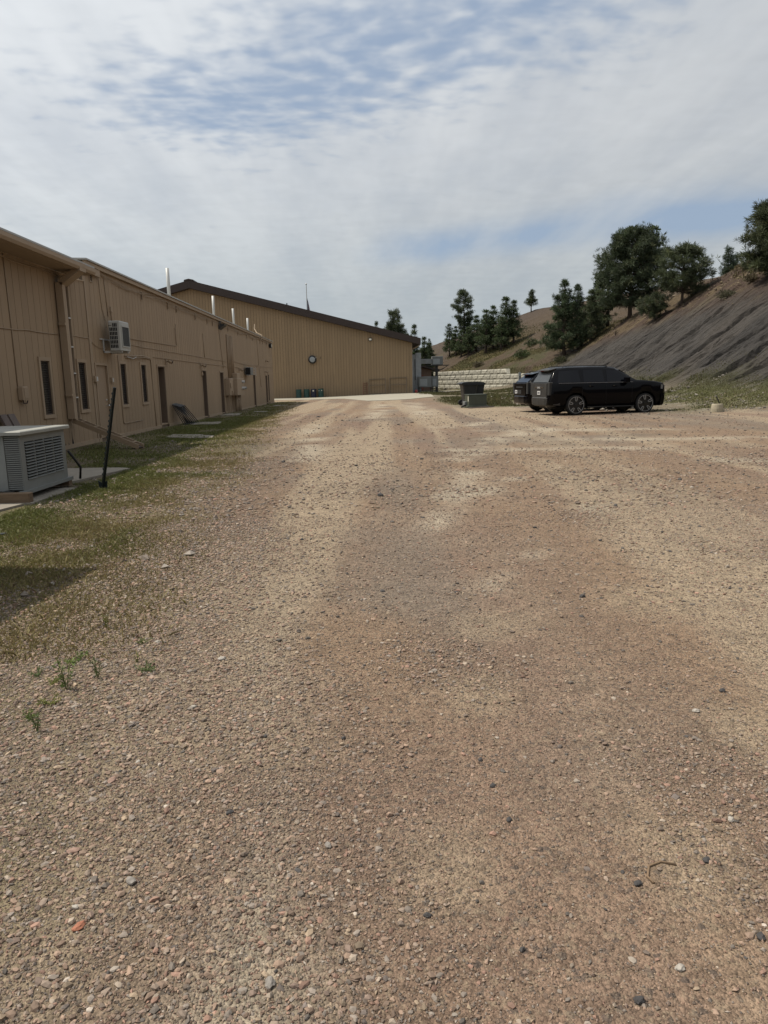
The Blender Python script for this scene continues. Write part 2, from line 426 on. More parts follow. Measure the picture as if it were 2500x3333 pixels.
# ================================================================== GROUND
def lines(*seg):
    L = []
    for a, b, st in seg: L += list(np.arange(a, b, st))
    return np.array(L + [seg[-1][1]])
XL = lines((-260, -60, 25), (-60, -9, 4), (-9, 6.5, .16), (6.5, 12, .3), (12, 34, .22), (34, 50, 1), (50, 90, 5), (90, 260, 30))
YL = lines((-120, -10, 15), (-10, 1, .8), (1, 14, .12), (14, 24, .3), (24, 30, .2), (30, 62, .11), (62, 79, .16), (79, 132, .5), (132, 200, 4), (200, 520, 40))
GX, GY = np.meshgrid(XL, YL)
GZ = terrain_h(GX, GY)
V = np.stack([GX, GY, GZ], -1).reshape(-1, 3)
nx, ny = len(XL), len(YL)
ii = (np.arange(ny - 1)[:, None] * nx + np.arange(nx - 1)[None, :]).ravel()
F = np.stack([ii, ii + 1, ii + nx + 1, ii + nx], 1)
X, Y, Z = V.T
BH = base_h(X, Y)
def chunky0(x, y):
    e = np.interp(y, [1, 2, 4, 6, 10, 30], [.25, -.05, -.55, -.75, -1.3, -2.5])
    return np.clip(sstep(.55, -.45, x - e + .9 * (fbm(x * 1.5, y, 3, 101) - .5)) * .95 + .55 * sstep(.56, .70, fbm(x * 1.1, y * .8, 3, 103)), 0, 1)
# --- surface colours (soil tones, plus painted shade between the chips), as vertex colours
def lerp(a, b, t): return a * (1 - t[:, None]) + b * t[:, None]
def rgb(*c): return np.array(c, float)[None, :]
n1 = fbm(X / 2.2, Y / 5.5, 4, 71); n2 = fbm(X / .7, Y / 1.3, 3, 73); n3 = fbm(X / 5, Y / 8, 3, 75)
c = np.repeat(rgb(.338, .234, .156), len(V), 0)                       # tan-pink packed gravel
c = lerp(c, rgb(.285, .195, .145), sstep(.45, .7, n1))                # redder patches
c = lerp(c, rgb(.37, .295, .215), .8 * sstep(.52, .75, n2 * .55 + n3 * .45))  # sandy patches
c = lerp(c, rgb(.25, .205, .165), .8 * sstep(.5, .72, fbm(X / 1.5, Y / 3, 3, 77)))
strp = fbm(X * 1.25 + .35 * (fbm(X / 3, Y / 6, 2, 72) - .5) - .05 * Y, Y / 16, 3, 74)               # lengthwise wear
c = lerp(c, rgb(.45, .355, .25), .9 * sstep(.50, .64, strp)); c = lerp(c, rgb(.265, .185, .135), .6 * sstep(.48, .32, strp))
# pale worn wheel tracks curving to the parked cars
def track(x0, y0, x1, y1, wd):
    dx, dy = x1 - x0, y1 - y0; L2 = dx * dx + dy * dy
    t = np.clip(((X - x0) * dx + (Y - y0) * dy) / L2, 0, 1)
    d = np.hypot(X - x0 - t * dx, Y - y0 - t * dy) + .5 * (n2 - .5)
    return np.exp(-(d / wd) ** 2)
for tr in ((1.5, 12, 3.2, 18, .35), (3.2, 18, 5.5, 21.5, .5), (5, 17.5, 9.5, 16.5, .45), (3.6, 21, 8.5, 20.2, .5), (2.0, 15.5, 6.4, 14.8, .4), (1.2, 9, 2.4, 10.5, .3), (6.5, 12.5, 9, 11, .4), (.5, 6.5, 1.6, 11.5, .22), (-.35, 1.5, -.5, 6, .16), (.9, 5, 2.6, 8.2, .2), (2.4, 22, 4.2, 25, .7), (-1.2, 14, -1.9, 26, .4), (0.3, 30, 1.2, 48, .6), (2.6, 30, 3.2, 50, .6)):
    c = lerp(c, rgb(.54, .46, .35), .95 * track(*tr) * sstep(.3, .6, fbm(X * 1.2, Y / 1.2, 3, 79)))
for (x0, y0, r) in ((1.62, 2.72, .20), (.55, 3.2, .16), (.2, 2.0, .16), (-.35, 2.75, .2), (1.0, 2.0, .14), (.8, 4.2, .25), (1.9, 4.6, .3)):   # sandy bare spots near by
    d = np.hypot(X - x0, (Y - y0) * .8) + .16 * (n2 - .5) + .12 * (fbm(X * 5, Y * 5, 2, 78) - .5)
    c = lerp(c, rgb(.45, .36, .25), .55 * sstep(r * 1.5, r * .5, d))
edge = np.interp(Y, [0, 4, 6, 9, 20, 30, 55, 60], [-1.3, -1.5, -1.5, -1.9, -3.1, -3.7, -4.9, -5.5])   # verge edge on the left
vg = sstep(.5, -1.0, X - edge + 1.6 * (fbm(X, Y / 2, 3, 81) - .5)) * (Y < 62)
c = lerp(c, rgb(.22, .175, .115), .75 * vg)
c = lerp(c, rgb(.21, .19, .075), .7 * vg * sstep(.42, .62, fbm(X * 1.4, Y * .9, 3, 83)))
soil = c.copy()
# right-hand verge: grass and loose stone in front of the bank and round the bins
vr = np.maximum(sstep(10.8, 12.6, X + .9 * (fbm(X, Y, 3, 85) - .5) - .0 * Y) * sstep(26, 29.5, Y + (X - 11) * .25),
                sstep(4.6, 6.0, X + .6 * (fbm(X, Y / 3, 3, 86) - .5)) * sstep(37.8, 40, Y + .0 * X))
vr = np.maximum(vr, sstep(8.3, 9.8, X) * sstep(33, 35, Y))
gr = fbm(X / 2.5, Y / 4, 4, 87)
vcol = lerp(np.repeat(rgb(.22, .185, .13), len(V), 0), rgb(.13, .13, .048), sstep(.36, .56, gr))
vcol = lerp(vcol, rgb(.34, .31, .25), .6 * sstep(.6, .72, fbm(X * 1.3, Y * 1.3, 3, 88)))
c = lerp(c, vcol, vr)
# hill: grey shale bank, brown topsoil, far grassy slope
hill = sstep(.55, 1.3, BH)
sh = lerp(np.repeat(rgb(.150, .136, .122), len(V), 0), rgb(.105, .096, .088), sstep(.4, .65, fbm(X / 5, Y / 1.6, 4, 91)))
sh = lerp(sh, rgb(.19, .165, .14), .6 * sstep(.5, .75, fbm(X / 7, Y / 3, 3, 92)))
top = sstep(5.6, 8.2, BH + 1.4 * (fbm(X / 3, Y / 3, 3, 93) - .5) + .12 * (Y - 55) * (Y > 55))
tp = lerp(np.repeat(rgb(.17, .115, .085), len(V), 0), rgb(.27, .20, .12), sstep(.45, .65, fbm(X / 1.2, Y / 1.2, 4, 94)))
sh = lerp(sh, tp, top)
foot = sstep(2.3, .9, BH + 1.2 * (fbm(X / 2.5, Y / 2.5, 3, 95) - .5))
sh = lerp(sh, vcol * .92, foot * .85)
fh = lerp(np.repeat(rgb(.155, .115, .08), len(V), 0), rgb(.20, .175, .075), sstep(.42, .6, fbm(X / 4, Y / 4, 4, 96)) * sstep(9, 4, BH))
fh = lerp(fh, rgb(.11, .115, .045), sstep(.55, .7, fbm(X / 3, Y / 3, 3, 97)) * sstep(8, 3, BH) * .8)
fh = lerp(fh, rgb(.13, .10, .085), sstep(103, 118, Y) * .6)
isfar = sstep(73, 79, Y + 1.5 * (fbm(X / 2, Y / 2, 2, 98) - .5))
hc = lerp(sh, fh, isfar)
ckv = np.where(Y < 20, chunky0(X, Y), 0)
c = c * .60 * (1 - .22 * ckv)[:, None]          # toned down; shade in the gaps between chips painted into the colour
c = lerp(c, hc * lerp(np.repeat(rgb(.35, .352, .36), len(V), 0), rgb(.44, .43, .41), isfar), hill)
VC = c

def ground_mat(name, fine):
    m = bpy.data.materials.new(name); m.use_nodes = True
    t = m.node_tree; b = t.nodes['Principled BSDF']; h = G(t)
    pos = h.n('ShaderNodeNewGeometry').outputs['Position']
    a = h.n('ShaderNodeAttribute', attribute_name='col').outputs['Color']
    if fine:
        vor = h.n('ShaderNodeTexVoronoi'); vor.inputs['Scale'].default_value = 135; t.links.new(pos, vor.inputs['Vector'])
        vor2 = h.n('ShaderNodeTexVoronoi'); vor2.inputs['Scale'].default_value = 58; t.links.new(pos, vor2.inputs['Vector'])
        sp = h.n('ShaderNodeSeparateColor'); t.links.new(vor.outputs['Color'], sp.inputs[0])
        sp2 = h.n('ShaderNodeSeparateColor'); t.links.new(vor2.outputs['Color'], sp2.inputs[0])
        f = h.math('ADD', h.ramp(sp.outputs[0], 0, 1, .68, 1.32, False), h.ramp(sp2.outputs[1], 0, 1, -.2, .2, False))
        mid = h.noise(pos, 6, 4, .65)
        f = h.math('MULTIPLY', f, h.ramp(mid, .3, .7, .78, 1.22, False))
        s = h.n('ShaderNodeVectorMath', operation='SCALE'); t.links.new(a, s.inputs[0]); t.links.new(f, s.inputs['Scale'])
        c = h.mix(h.ramp(sp2.outputs[2], .90, .95, 0, .55), s.outputs[0], (.06, .055, .052, 1))
        c = h.mix(h.ramp(h.noise(pos, 30, 4, .7), .50, .66, 0, .5), c, (.27, .215, .15, 1))
        hgt = h.math('ADD', h.math('MULTIPLY', vor.outputs['Distance'], -.55), h.math('MULTIPLY', vor2.outputs['Distance'], -.7))
        hgt = h.math('ADD', hgt, h.math('MULTIPLY', h.noise(pos, 150, 3, .6), .5))
        dist = .011
    else:
        f = h.math('MULTIPLY', h.ramp(h.noise(pos, 2.3, 5, .68), .3, .7, .80, 1.2, False), h.ramp(h.noise(pos, 11, 4, .7), .3, .7, .82, 1.18, False))
        s = h.n('ShaderNodeVectorMath', operation='SCALE'); t.links.new(a, s.inputs[0]); t.links.new(f, s.inputs['Scale'])
        c = s.outputs[0]
        st = h.noise(h.mapping(pos, (.35, 2.4, .35)), 2.0, 5, .65, .6)
        hgt = h.math('ADD', h.noise(pos, 7, 5, .7), h.math('MULTIPLY', st, 1.4))
        dist = .15
    t.links.new(c, b.inputs['Base Color']); b.inputs['Roughness'].default_value = .92
    b.inputs['Specular IOR Level'].default_value = .2
    bn = h.n('ShaderNodeBump'); bn.inputs['Strength'].default_value = .9; bn.inputs['Distance'].default_value = dist
    t.links.new(hgt, bn.inputs['Height']); t.links.new(bn.outputs[0], b.inputs['Normal'])
    return m
LOTM = ground_mat('packed_gravel', True); HILLM = ground_mat('shale_and_soil', False)
fz = BH[F].max(1)
ish = fz > .55
def submesh(name, mask, m):
    f = F[mask]; used, inv = np.unique(f, return_inverse=True)
    return link(bpy.data.objects.new(name, raw_mesh(name, V[used], inv.reshape(f.shape), m, VC[used], name != 'hillside')))
tag(submesh('gravel_ground', ~ish, LOTM), 'pinkish tan packed gravel ground of the yard', 'ground', None, 'structure')
tag(submesh('hillside', ish, HILLM), 'grey shale bank and brown grassy hillside above the yard', 'hill', None, 'structure')

# ------------------------------------------------------------------ loose gravel (real stones)
def ico():
    p = (1 + 5 ** .5) / 2
    v = np.array([(-1, p, 0), (1, p, 0), (-1, -p, 0), (1, -p, 0), (0, -1, p), (0, 1, p), (0, -1, -p), (0, 1, -p), (p, 0, -1), (p, 0, 1), (-p, 0, -1), (-p, 0, 1)], float)
    f = np.array([(0, 11, 5), (0, 5, 1), (0, 1, 7), (0, 7, 10), (0, 10, 11), (1, 5, 9), (5, 11, 4), (11, 10, 2), (10, 7, 6), (7, 1, 8), (3, 9, 4), (3, 4, 2), (3, 2, 6), (3, 6, 8), (3, 8, 9), (4, 9, 5), (2, 4, 11), (6, 2, 10), (8, 6, 7), (9, 8, 1)])
    return v / np.linalg.norm(v[0]), f
ICO = ico()
OCT = (np.array([(1, 0, 0), (-1, 0, 0), (0, 1, 0), (0, -1, 0), (0, 0, 1), (0, 0, -1)], float),
       np.array([(0, 2, 4), (2, 1, 4), (1, 3, 4), (3, 0, 4), (2, 0, 5), (1, 2, 5), (3, 1, 5), (0, 3, 5)]))
def stones_mesh(x, y, r, cols, tmpl, flat=.55, sink=.25, tilt=.35, zf=None):
    tv, tf = tmpl; n, k = len(x), len(tv)
    P = tv[None] * rng.uniform(.68, 1.22, (n, k, 1))
    S = np.stack([rng.uniform(.8, 1.35, n), rng.uniform(.6, 1.0, n), rng.uniform(flat * .6, flat * 1.3, n)], 1)
    P = P * S[:, None, :] * r[:, None, None]
    a = rng.uniform(0, 6.283, n); ca, sa = np.cos(a)[:, None], np.sin(a)[:, None]
    tx = rng.normal(0, tilt, n)[:, None]; py_, pz_ = P[..., 1] * np.cos(tx) - P[..., 2] * np.sin(tx), P[..., 1] * np.sin(tx) + P[..., 2] * np.cos(tx)
    qx = P[..., 0] * ca - py_ * sa; qy = P[..., 0] * sa + py_ * ca
    z = (zf or terrain_h)(x, y)
    Vv = np.stack([qx + x[:, None], qy + y[:, None], pz_ + (z + r * S[:, 2] * (1 - 2 * sink))[:, None]], -1).reshape(-1, 3)
    Ff = (tf[None] + (np.arange(n) * k)[:, None, None]).reshape(-1, 3)
    return Vv, Ff, np.repeat(cols, k, 0)
PAL = np.array([(.34, .235, .175), (.31, .215, .16), (.27, .215, .175), (.255, .23, .205), (.33, .19, .145), (.42, .355, .285), (.36, .28, .195), (.13, .12, .12), (.50, .45, .39), (.24, .175, .145)])
PW = np.array([.2, .17, .16, .14, .08, .05, .12, .035, .012, .10]); PW = PW / PW.sum()
def stone_cols(n, dark=0.0):
    c = (PAL[rng.choice(len(PAL), n, p=PW)] * .72 + np.array([[.32, .225, .155]]) * .28) * rng.uniform(.40, .98, (n, 1))
    return c
def chunky(x, y):
    """0..1: how much loose chip gravel lies here (much on the left, patchy elsewhere)"""
    e = np.interp(y, [1, 2, 4, 6, 10, 30], [.25, -.05, -.55, -.75, -1.3, -2.5])
    return np.clip(sstep(.55, -.45, x - e + .9 * (fbm(x * 1.5, y, 3, 101) - .5)) * .95 + .55 * sstep(.56, .70, fbm(x * 1.1, y * .8, 3, 103)), 0, 1)
def scatter(y0, y1, dens, xr=.60, pad=.25):
    A = xr * (y1 ** 2 - y0 ** 2) + 2 * pad * (y1 - y0); n = int(A * dens)
    y = np.sqrt(rng.uniform(y0 ** 2, y1 ** 2, n)); x = rng.uniform(-1, 1, n) * (xr * y + pad)
    return x, y
acc = {0: [], 1: []}
def gravel(y0, y1, dens, r_f, r_c, keep, big=1.0):
    x, y = scatter(y0, y1, dens)
    ck = chunky(x, y)
    turf = sstep(.2, -1.2, x - np.interp(y, [0, 4, 6, 9, 20, 30, 55, 60], [-1.6, -1.9, -1.9, -2.1, -3.0, -3.6, -4.8, -5.4])) * sstep(.34, .5, fbm(x * 1.5, y * 1.1, 3, 201))
    k = rng.random(len(x)) < (keep + (1 - keep) * ck) * (1 - .85 * turf)
    x, y, ck = x[k], y[k], ck[k]
    r = np.where(rng.random(len(x)) < ck * .85, r_c, r_f) * np.exp(rng.normal(0, .50, len(x))) * big
    r = np.minimum(r, .015 if y1 < 9 else .028)
    cols = stone_cols(len(x))
    for q, msk in ((0, r > .0075), (1, r <= .0075)):
        if msk.any(): acc[q].append((x[msk], y[msk], r[msk], cols[msk]))
gravel(1.15, 2.6, 19000, .0023, .0038, .55)
gravel(2.6, 4.5, 9500, .0030, .0050, .52)
gravel(4.5, 8, 2600, .0052, .0085, .5)
gravel(8, 15, 500, .0085, .012, .5)
gravel(15, 34, 26, .014, .018, .6)
def strays(y0, y1, dens, r0):                              # separate loose stones lying on the packed surface
    x, y = scatter(y0, y1, dens); r = r0 * np.exp(rng.normal(0, .35, len(x)))
    cc = np.array([(.055, .05, .048), (.09, .078, .068), (.13, .10, .08), (.26, .22, .18)])[rng.choice(4, len(x), p=[.3, .3, .25, .15])] * rng.uniform(.8, 1.2, (len(x), 1))
    k = ~((x < np.interp(y, [0, 9, 20, 34], [-2, -2.4, -3.4, -4])))
    acc[0].append((x[k], y[k], r[k], cc[k]))
strays(1.3, 4, 45, .0065); strays(4, 9, 26, .0105); strays(9, 18, 9, .017); strays(18, 34, 2.2, .026)
for q, tm in ((0, ICO), (1, OCT)):
    x, y, r, cc = [np.concatenate(z) for z in zip(*acc[q])]
    ok = ~((x < -4.3) & (y > 8.6))
    Vs, Fs, Cs = stones_mesh(x[ok], y[ok], r[ok], cc[ok], tm, .55 if q == 0 else .8, .28)
    stuff('loose_gravel' if q == 0 else 'fine_gravel', Vs, Fs, STONEM, 'loose pinkish gravel chips strewn over the yard' if q == 0 else 'fine pinkish grit between the gravel chips', 'gravel', Cs)
# pale broken stone on the verges and yellow rubble below the bank crest
def zone_stones(n, xf, yf, keepf, r0, pal, name, label, sink=.2):
    x = rng.uniform(*xf, n); y = rng.uniform(*yf, n); k = rng.random(n) < keepf(x, y); x, y = x[k], y[k]
    r = r0 * np.exp(rng.normal(0, .45, len(x)))
    pal = np.array(pal); cc = pal[rng.integers(0, len(pal), len(x))] * rng.uniform(.75, 1.2, (len(x), 1))
    Vs, Fs, Cs = stones_mesh(x, y, r, cc, OCT, .7, sink)
    stuff(name, Vs, Fs, PLAINCOL, label, 'stones', Cs)
zone_stones(6500, (-5.4, -1.6), (4.2, 20), lambda x, y: sstep(.40, .62, fbm(x * 1.3, y * .9, 3, 111)) * np.clip(10 / y, 0, 1), .015,
            [(.20, .17, .145), (.17, .14, .115), (.24, .21, .18), (.14, .11, .09)], 'verge_stones', 'pale broken stones scattered in the grass verge', .3)
zone_stones(5000, (10.5, 20), (25.5, 62), lambda x, y: sstep(.5, .68, fbm(x * .8, y * .7, 3, 113)) * sstep(26, 28, y + .25 * (x - 11)) * np.where(base_h(x, y) > 1.6, .25, 1), .036,
            [(.19, .17, .14), (.15, .13, .105), (.22, .20, .17)], 'roadside_stones', 'pale stones strewn along the foot of the bank')
zone_stones(5200, (24, 37), (42, 74), lambda x, y: sstep(.48, .62, fbm(x / 2.2, y / 2.2, 3, 115)) * sstep(6.2, 8.2, base_h(x, y)) , .075,
            [(.15, .115, .068), (.12, .09, .055), (.18, .14, .09), (.10, .07, .05)], 'crest_rubble', 'yellowish rubble on the brown soil below the crest')
zone_stones(1500, (6, 19), (40, 76), lambda x, y: sstep(.55, .7, fbm(x * .6, y * .4, 3, 117)) * (base_h(x, y) < .6), .05,
            [(.24, .22, .18), (.19, .17, .14)], 'lawn_stones', 'pale stones in the rough grass beside the bins')
# ================================================================== LONG TAN BUILDING ON THE LEFT (two sections)
WX = -7.5                                                # face of the siding
def cut_boxes(mb, x0, x1, ya, yb, za, zb, holes):
    """boxes filling [ya,yb]x[za,zb] minus the holes (y0,y1,z0,z1)"""
    ys = sorted({ya, yb} | {h for q in holes for h in q[:2] if ya < h < yb})
    for a, b in zip(ys, ys[1:]):
        m = (a + b) / 2; z = za
        for q in sorted([q for q in holes if q[0] < m < q[1]], key=lambda q: q[2]):
            if q[2] > z + .005: mb.box(x0, x1, a, b, z, min(q[2], zb))
            z = max(z, q[3])
        if z < zb - .005: mb.box(x0, x1, a, b, z, zb)
    return mb
BOARD_CACHE = {}
def siding(parent, y0, y1, z0, z1, holes, step=.305, gapw=.014, px_=WX, th=.022, m=SIDING):
    n = int(round((y1 - y0) / step)); st = (y1 - y0) / n
    for i in range(n):
        a, b = y0 + i * st + gapw / 2, y0 + (i + 1) * st - gapw / 2
        hs = [q for q in holes if q[0] < b and q[1] > a]
        if hs:
            mb = cut_boxes(B(), px_ - th, px_, a, b, z0, z1, hs)
            for q in range(len(mb.v) // 8):                # each length of board is a piece of its own
                b1 = B(); b1.add(mb.v[q * 8:q * 8 + 8], [(0, 2, 3, 1), (4, 5, 7, 6), (0, 1, 5, 4), (2, 6, 7, 3), (0, 4, 6, 2), (1, 3, 7, 5)]); b1.build('siding_board', m, parent)
        else:
            key = (round(b - a, 4), z0, z1, m.name)
            if key not in BOARD_CACHE:
                BOARD_CACHE[key] = raw_mesh('siding_board', *(lambda q: (q.v, q.f))(B().box(-th, 0, 0, b - a, z0, z1)), m)
            o = link(bpy.data.objects.new('siding_board', BOARD_CACHE[key]), parent)
            L = WL[parent.name]; o.location = (px_ - L.x, a - L.y, -L.z)
def window(parent, y0, y1, z0, z1):
    fw_ = .085
    f = B()
    f.box(WX, WX + .035, y0, y1, z1 - fw_, z1); f.box(WX, WX + .035, y0, y1, z0, z0 + fw_)
    f.box(WX, WX + .034, y0, y0 + fw_, z0 + fw_, z1 - fw_); f.box(WX, WX + .034, y1 - fw_, y1, z0 + fw_, z1 - fw_)
    w = f.build('window', TRIM, parent)
    a, b, c, d = y0 + fw_, y1 - fw_, z0 + fw_, z1 - fw_
    s = B(); t = .03
    s.box(WX - .05, WX - .005, a, b, d - t, d); s.box(WX - .05, WX - .005, a, b, c, c + t)
    s.box(WX - .05, WX - .006, a, a + t, c + t, d - t); s.box(WX - .05, WX - .006, b - t, b, c + t, d - t)
    s.build('sash', WFRAME, w)
    B().box(WX - .048, WX - .04, a + t, b - t, c + t, d - t).build('pane', GLASSW, w)
    mesh = B()                                            # expanded-metal guard in front of the glass
    k = 0
    for z in np.arange(c + .06, d - .03, .055): mesh.box(WX - .022, WX - .017, a + t, b - t, z, z + .008)
    for y in np.arange(a + t + .04, b - t, .055): mesh.box(WX - .0165, WX - .0115, y, y + .007, c + t, d - t)
    mesh.build('guard_mesh', SCREEN, w)
def door(parent, y0, y1, z0, z1, depth, face=DOORM, knob=True, tz=.1):
    t = .065
    f = B()
    f.box(WX, WX + .025, y0 - t, y1 + t, z1, z1 + t); f.box(WX, WX + .024, y0 - t, y0, tz, z1); f.box(WX, WX + .024, y1, y1 + t, tz, z1)
    d = B().box(WX - depth - .04, WX - depth, y0, y1, z0, z1).build('door', face, parent)
    f.build('door_trim', TRIM, d)
    if depth > .1:
        j = B(); j.box(WX - depth, WX - .002, y1 - .03, y1 - .002, z0, z1); j.box(WX - depth, WX - .002, y0 + .002, y0 + .03, z0, z1)
        j.box(WX - depth, WX - .002, y0 + .03, y1 - .03, z1 - .03, z1 - .002)
        j.build('jamb', DOORB, d)
        B().box(WX - depth, WX - .001, y0 + .03, y1 - .03, z0 - .02, z0 + .02).build('sill', TRIM, d)
    if knob:
        xk = WX - depth; yk = y1 - .16
        B().lathe([(.012, 0), (.012, .05), (.03, .055), (.032, .08), (.015, .095)], 12, (xk, yk, .98), 'x').build('handle', ALU, d)
        B().lathe([(.03, 0), (.03, .02), (.02, .025)], 12, (xk, yk, 1.14), 'x').build('lock', ALU, d)
def vent(parent, y, w=.2, z0=4.37, z1=4.67):
    f = B(); t = .025
    f.box(WX, WX + .02, y, y + w, z0, z0 + t); f.box(WX, WX + .02, y, y + w, z1 - t, z1); f.box(WX, WX + .019, y, y + t, z0 + t, z1 - t); f.box(WX, WX + .019, y + w - t, y + w, z0 + t, z1 - t)
    v = f.build('vent', TRIM, parent)
    B().box(WX - .0229, WX - .0205, y + t, y + w - t, z0 + t, z1 - t).build('opening', BLACKIN, v)
    for k in range(5):
        z = z0 + t + .012 + k * .05; 
        B().add([(WX - .018, y + t, z + .012), (WX + .014, y + t, z), (WX + .014, y + w - t, z), (WX - .018, y + w - t, z + .012),
                 (WX - .018, y + t, z + .018), (WX + .014, y + t, z + .006), (WX + .014, y + w - t, z + .006), (WX - .018, y + w - t, z + .018)],
                [(3, 2, 1, 0), (4, 5, 6, 7), (0, 1, 5, 4), (1, 2, 6, 5), (2, 3, 7, 6), (3, 0, 4, 7)]).build('slat', TRIM, v)
def cable(parent, pts, r=.008, name='cable', m=TRIM, wob=.0, n=5):
    P = []
    for (a, b) in zip(pts, pts[1:]):
        L = math.dist(a, b); k = max(1, int(L / .5)) if wob else 1
        for i in range(k):
            t = i / k; P.append([a[j] * (1 - t) + b[j] * t for j in range(3)])
    P.append(list(pts[-1]))
    if wob:
        for p in P[1:-1]: p[2] += random.uniform(-wob, wob)
    return B().tube(P, r, n).build(name, m, parent, smooth=True)
random.seed(3)

# ---- near section with gutter and downspout
A1 = thing('gutter_building', 'near tan building section with overhanging eave, gutter and long downspout', 'building', (-10, 15, 0))
NB, NE = 10.2, 20.13
holesA = [(16.86 + .085, 17.50 - .085, .81 + .085, 2.23 - .085), (19.06 + .085, 19.71 - .085, .85 + .085, 2.25 - .085)]
cut_boxes(B(), -7.62, WX - .023, NB, NE, 0, 4.34, holesA).build('wall', BACKING, A1)
B().box(-13, -7.621, NB, NB + .12, 0, 4.34).build('end_wall', SIDING, A1)
siding(A1, NB, NE - .05, .09, 4.33, holesA)
for q in ((16.86, 17.50, .81, 2.23), (19.06, 19.71, .85, 2.25)): window(A1, *q)
B().box(WX, WX + .03, NB, NE - .02, -.05, .10).build('skirt_board', SKIRT, A1)
B().box(-7.5, -6.97, NB - .3, 19.2, 4.335, 4.36).build('soffit', TRIM, A1)
B().box(-7.0, -6.97, NB - .3, 19.2, 4.361, 4.49).build('fascia', TRIM, A1)
B().add([(-6.85, NB - .4, 4.50), (-6.85, 19.2, 4.50), (-14, 19.2, 5.15), (-14, NB - .4, 5.15), (-6.85, NB - .4, 4.54), (-6.85, 19.2, 4.54), (-14, 19.2, 5.19), (-14, NB - .4, 5.19)],
        [(3, 2, 1, 0), (4, 5, 6, 7), (0, 1, 5, 4), (1, 2, 6, 5), (2, 3, 7, 6), (3, 0, 4, 7)]).build('roof', ROOFWHITE, A1)
gt = B(); GP = [(-6.968, 4.34), (-6.86, 4.34), (-6.825, 4.40), (-6.825, 4.485), (-6.835, 4.485), (-6.84, 4.41), (-6.87, 4.352), (-6.968, 4.352)]
gt.prism(GP, 'y', NB - .3, 19.2); gut = gt.build('gutter', TRIM, A1)
for y in np.arange(NB + .6, 19, 1.5): B().box(-6.966, -6.822, y, y + .02, 4.486, 4.492).build('gutter_strap', TRIM, gut)
# downspout: offset from the gutter back to the wall, open-sided channel down, kicked out along the ground
ds = B()
ds.bar((-6.89, 18.35, 4.36), (-7.36, 18.35, 4.02), .36, .13)
ds.box(-6.96, -6.83, 18.16, 18.54, 4.30, 4.50)
for x0, x1, y0, y1 in ((-7.47, -7.30, 18.17, 18.19), (-7.47, -7.30, 18.50, 18.52), (-7.47, -7.45, 18.19, 18.50)): ds.box(x0, x1, y0, y1, .74, 4.04)
ds.box(-7.32, -7.30, 18.19, 18.36, .74, 4.04)
dsp = ds.build('downspout', TRIM, A1)
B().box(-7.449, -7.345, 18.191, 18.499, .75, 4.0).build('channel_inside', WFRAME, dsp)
for z in (1.25, 1.85, 2.5, 3.2): B().box(-7.32, -7.295, 18.36, 18.50, z, z + .035).build('strap', PVC, dsp)
p0, p1 = Vector((-7.36, 18.36, .70)), Vector((-5.52, 17.56, .06))
ex = B(); dd = (p1 - p0).normalized(); sid = dd.cross(Vector((0, 0, 1))).normalized(); upn = sid.cross(dd)
for o_ in (-.09, .09): ex.bar(p0 + sid * o_, p1 + sid * o_, .02, .11, upn)
ex.bar(p0 - upn * .06, p1 - upn * .06, .2, .012, upn)
exo = ex.build('downspout_extension', TRIM, A1)
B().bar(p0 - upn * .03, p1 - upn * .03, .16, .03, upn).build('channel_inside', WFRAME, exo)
for k in (.12, .32, .52, .72, .9):
    q = p0.lerp(p1, k); B().bar(q - sid * .10 + upn * .055, q + sid * .10 + upn * .055, .022, .012, upn).build('strap', TRIM, exo)
B().box(-7.46, -7.3, 18.12, 18.17, 3.02, 3.08).build('bracket', TRIM, dsp); B().box(-7.46, -7.3, 18.12, 18.17, 1.3, 1.36).build('bracket', TRIM, dsp)
cable(A1, [(WX + .012, 15.75, 4.3), (WX + .012, 15.78, 2.8), (WX + .012, 15.76, 1.56)], .012, 'conduit')
cable(A1, [(WX + .012, 12, 2.76), (WX + .012, 15.4, 2.77), (WX + .012, 18.15, 2.81)], .012, 'cable', TRIM, .015)
cable(A1, [(WX + .012, 18.53, 2.82), (WX + .012, 20.1, 2.83)], .010, 'cable', TRIM, .012)
cable(A1, [(WX + .03, 12, 4.25), (WX + .05, 15.0, 4.27), (WX + .05, 16.0, 4.19), (WX + .04, 17.5, 4.22), (WX + .03, 18.3, 4.20), (WX + .05, 19.2, 4.26), (WX + .03, 20.1, 4.33)], .012)
cable(A1, [(WX + .03, 12, 4.30), (WX + .05, 15.3, 4.24), (WX + .05, 16.6, 4.25), (WX + .03, 18.3, 4.26)], .008)
for k, (y, h) in enumerate(((17.62, .30), (17.70, .06), (17.78, .05), (17.86, .08), (17.93, .05), (18.12, .06), (18.36, .33), (18.41, .12))):   # torn siding at the bottom
    B().add([(WX + .002, y - .02, .10), (WX + .002, y + .03, .10), (WX + .002, y + .006, .10 + h), (WX + .004, y - .02, .10), (WX + .004, y + .03, .10), (WX + .004, y + .006, .10 + h)],
            [(0, 2, 1), (3, 4, 5), (0, 1, 4, 3), (1, 2, 5, 4), (2, 0, 3, 5)]).build('tear', BLACKIN, A1)

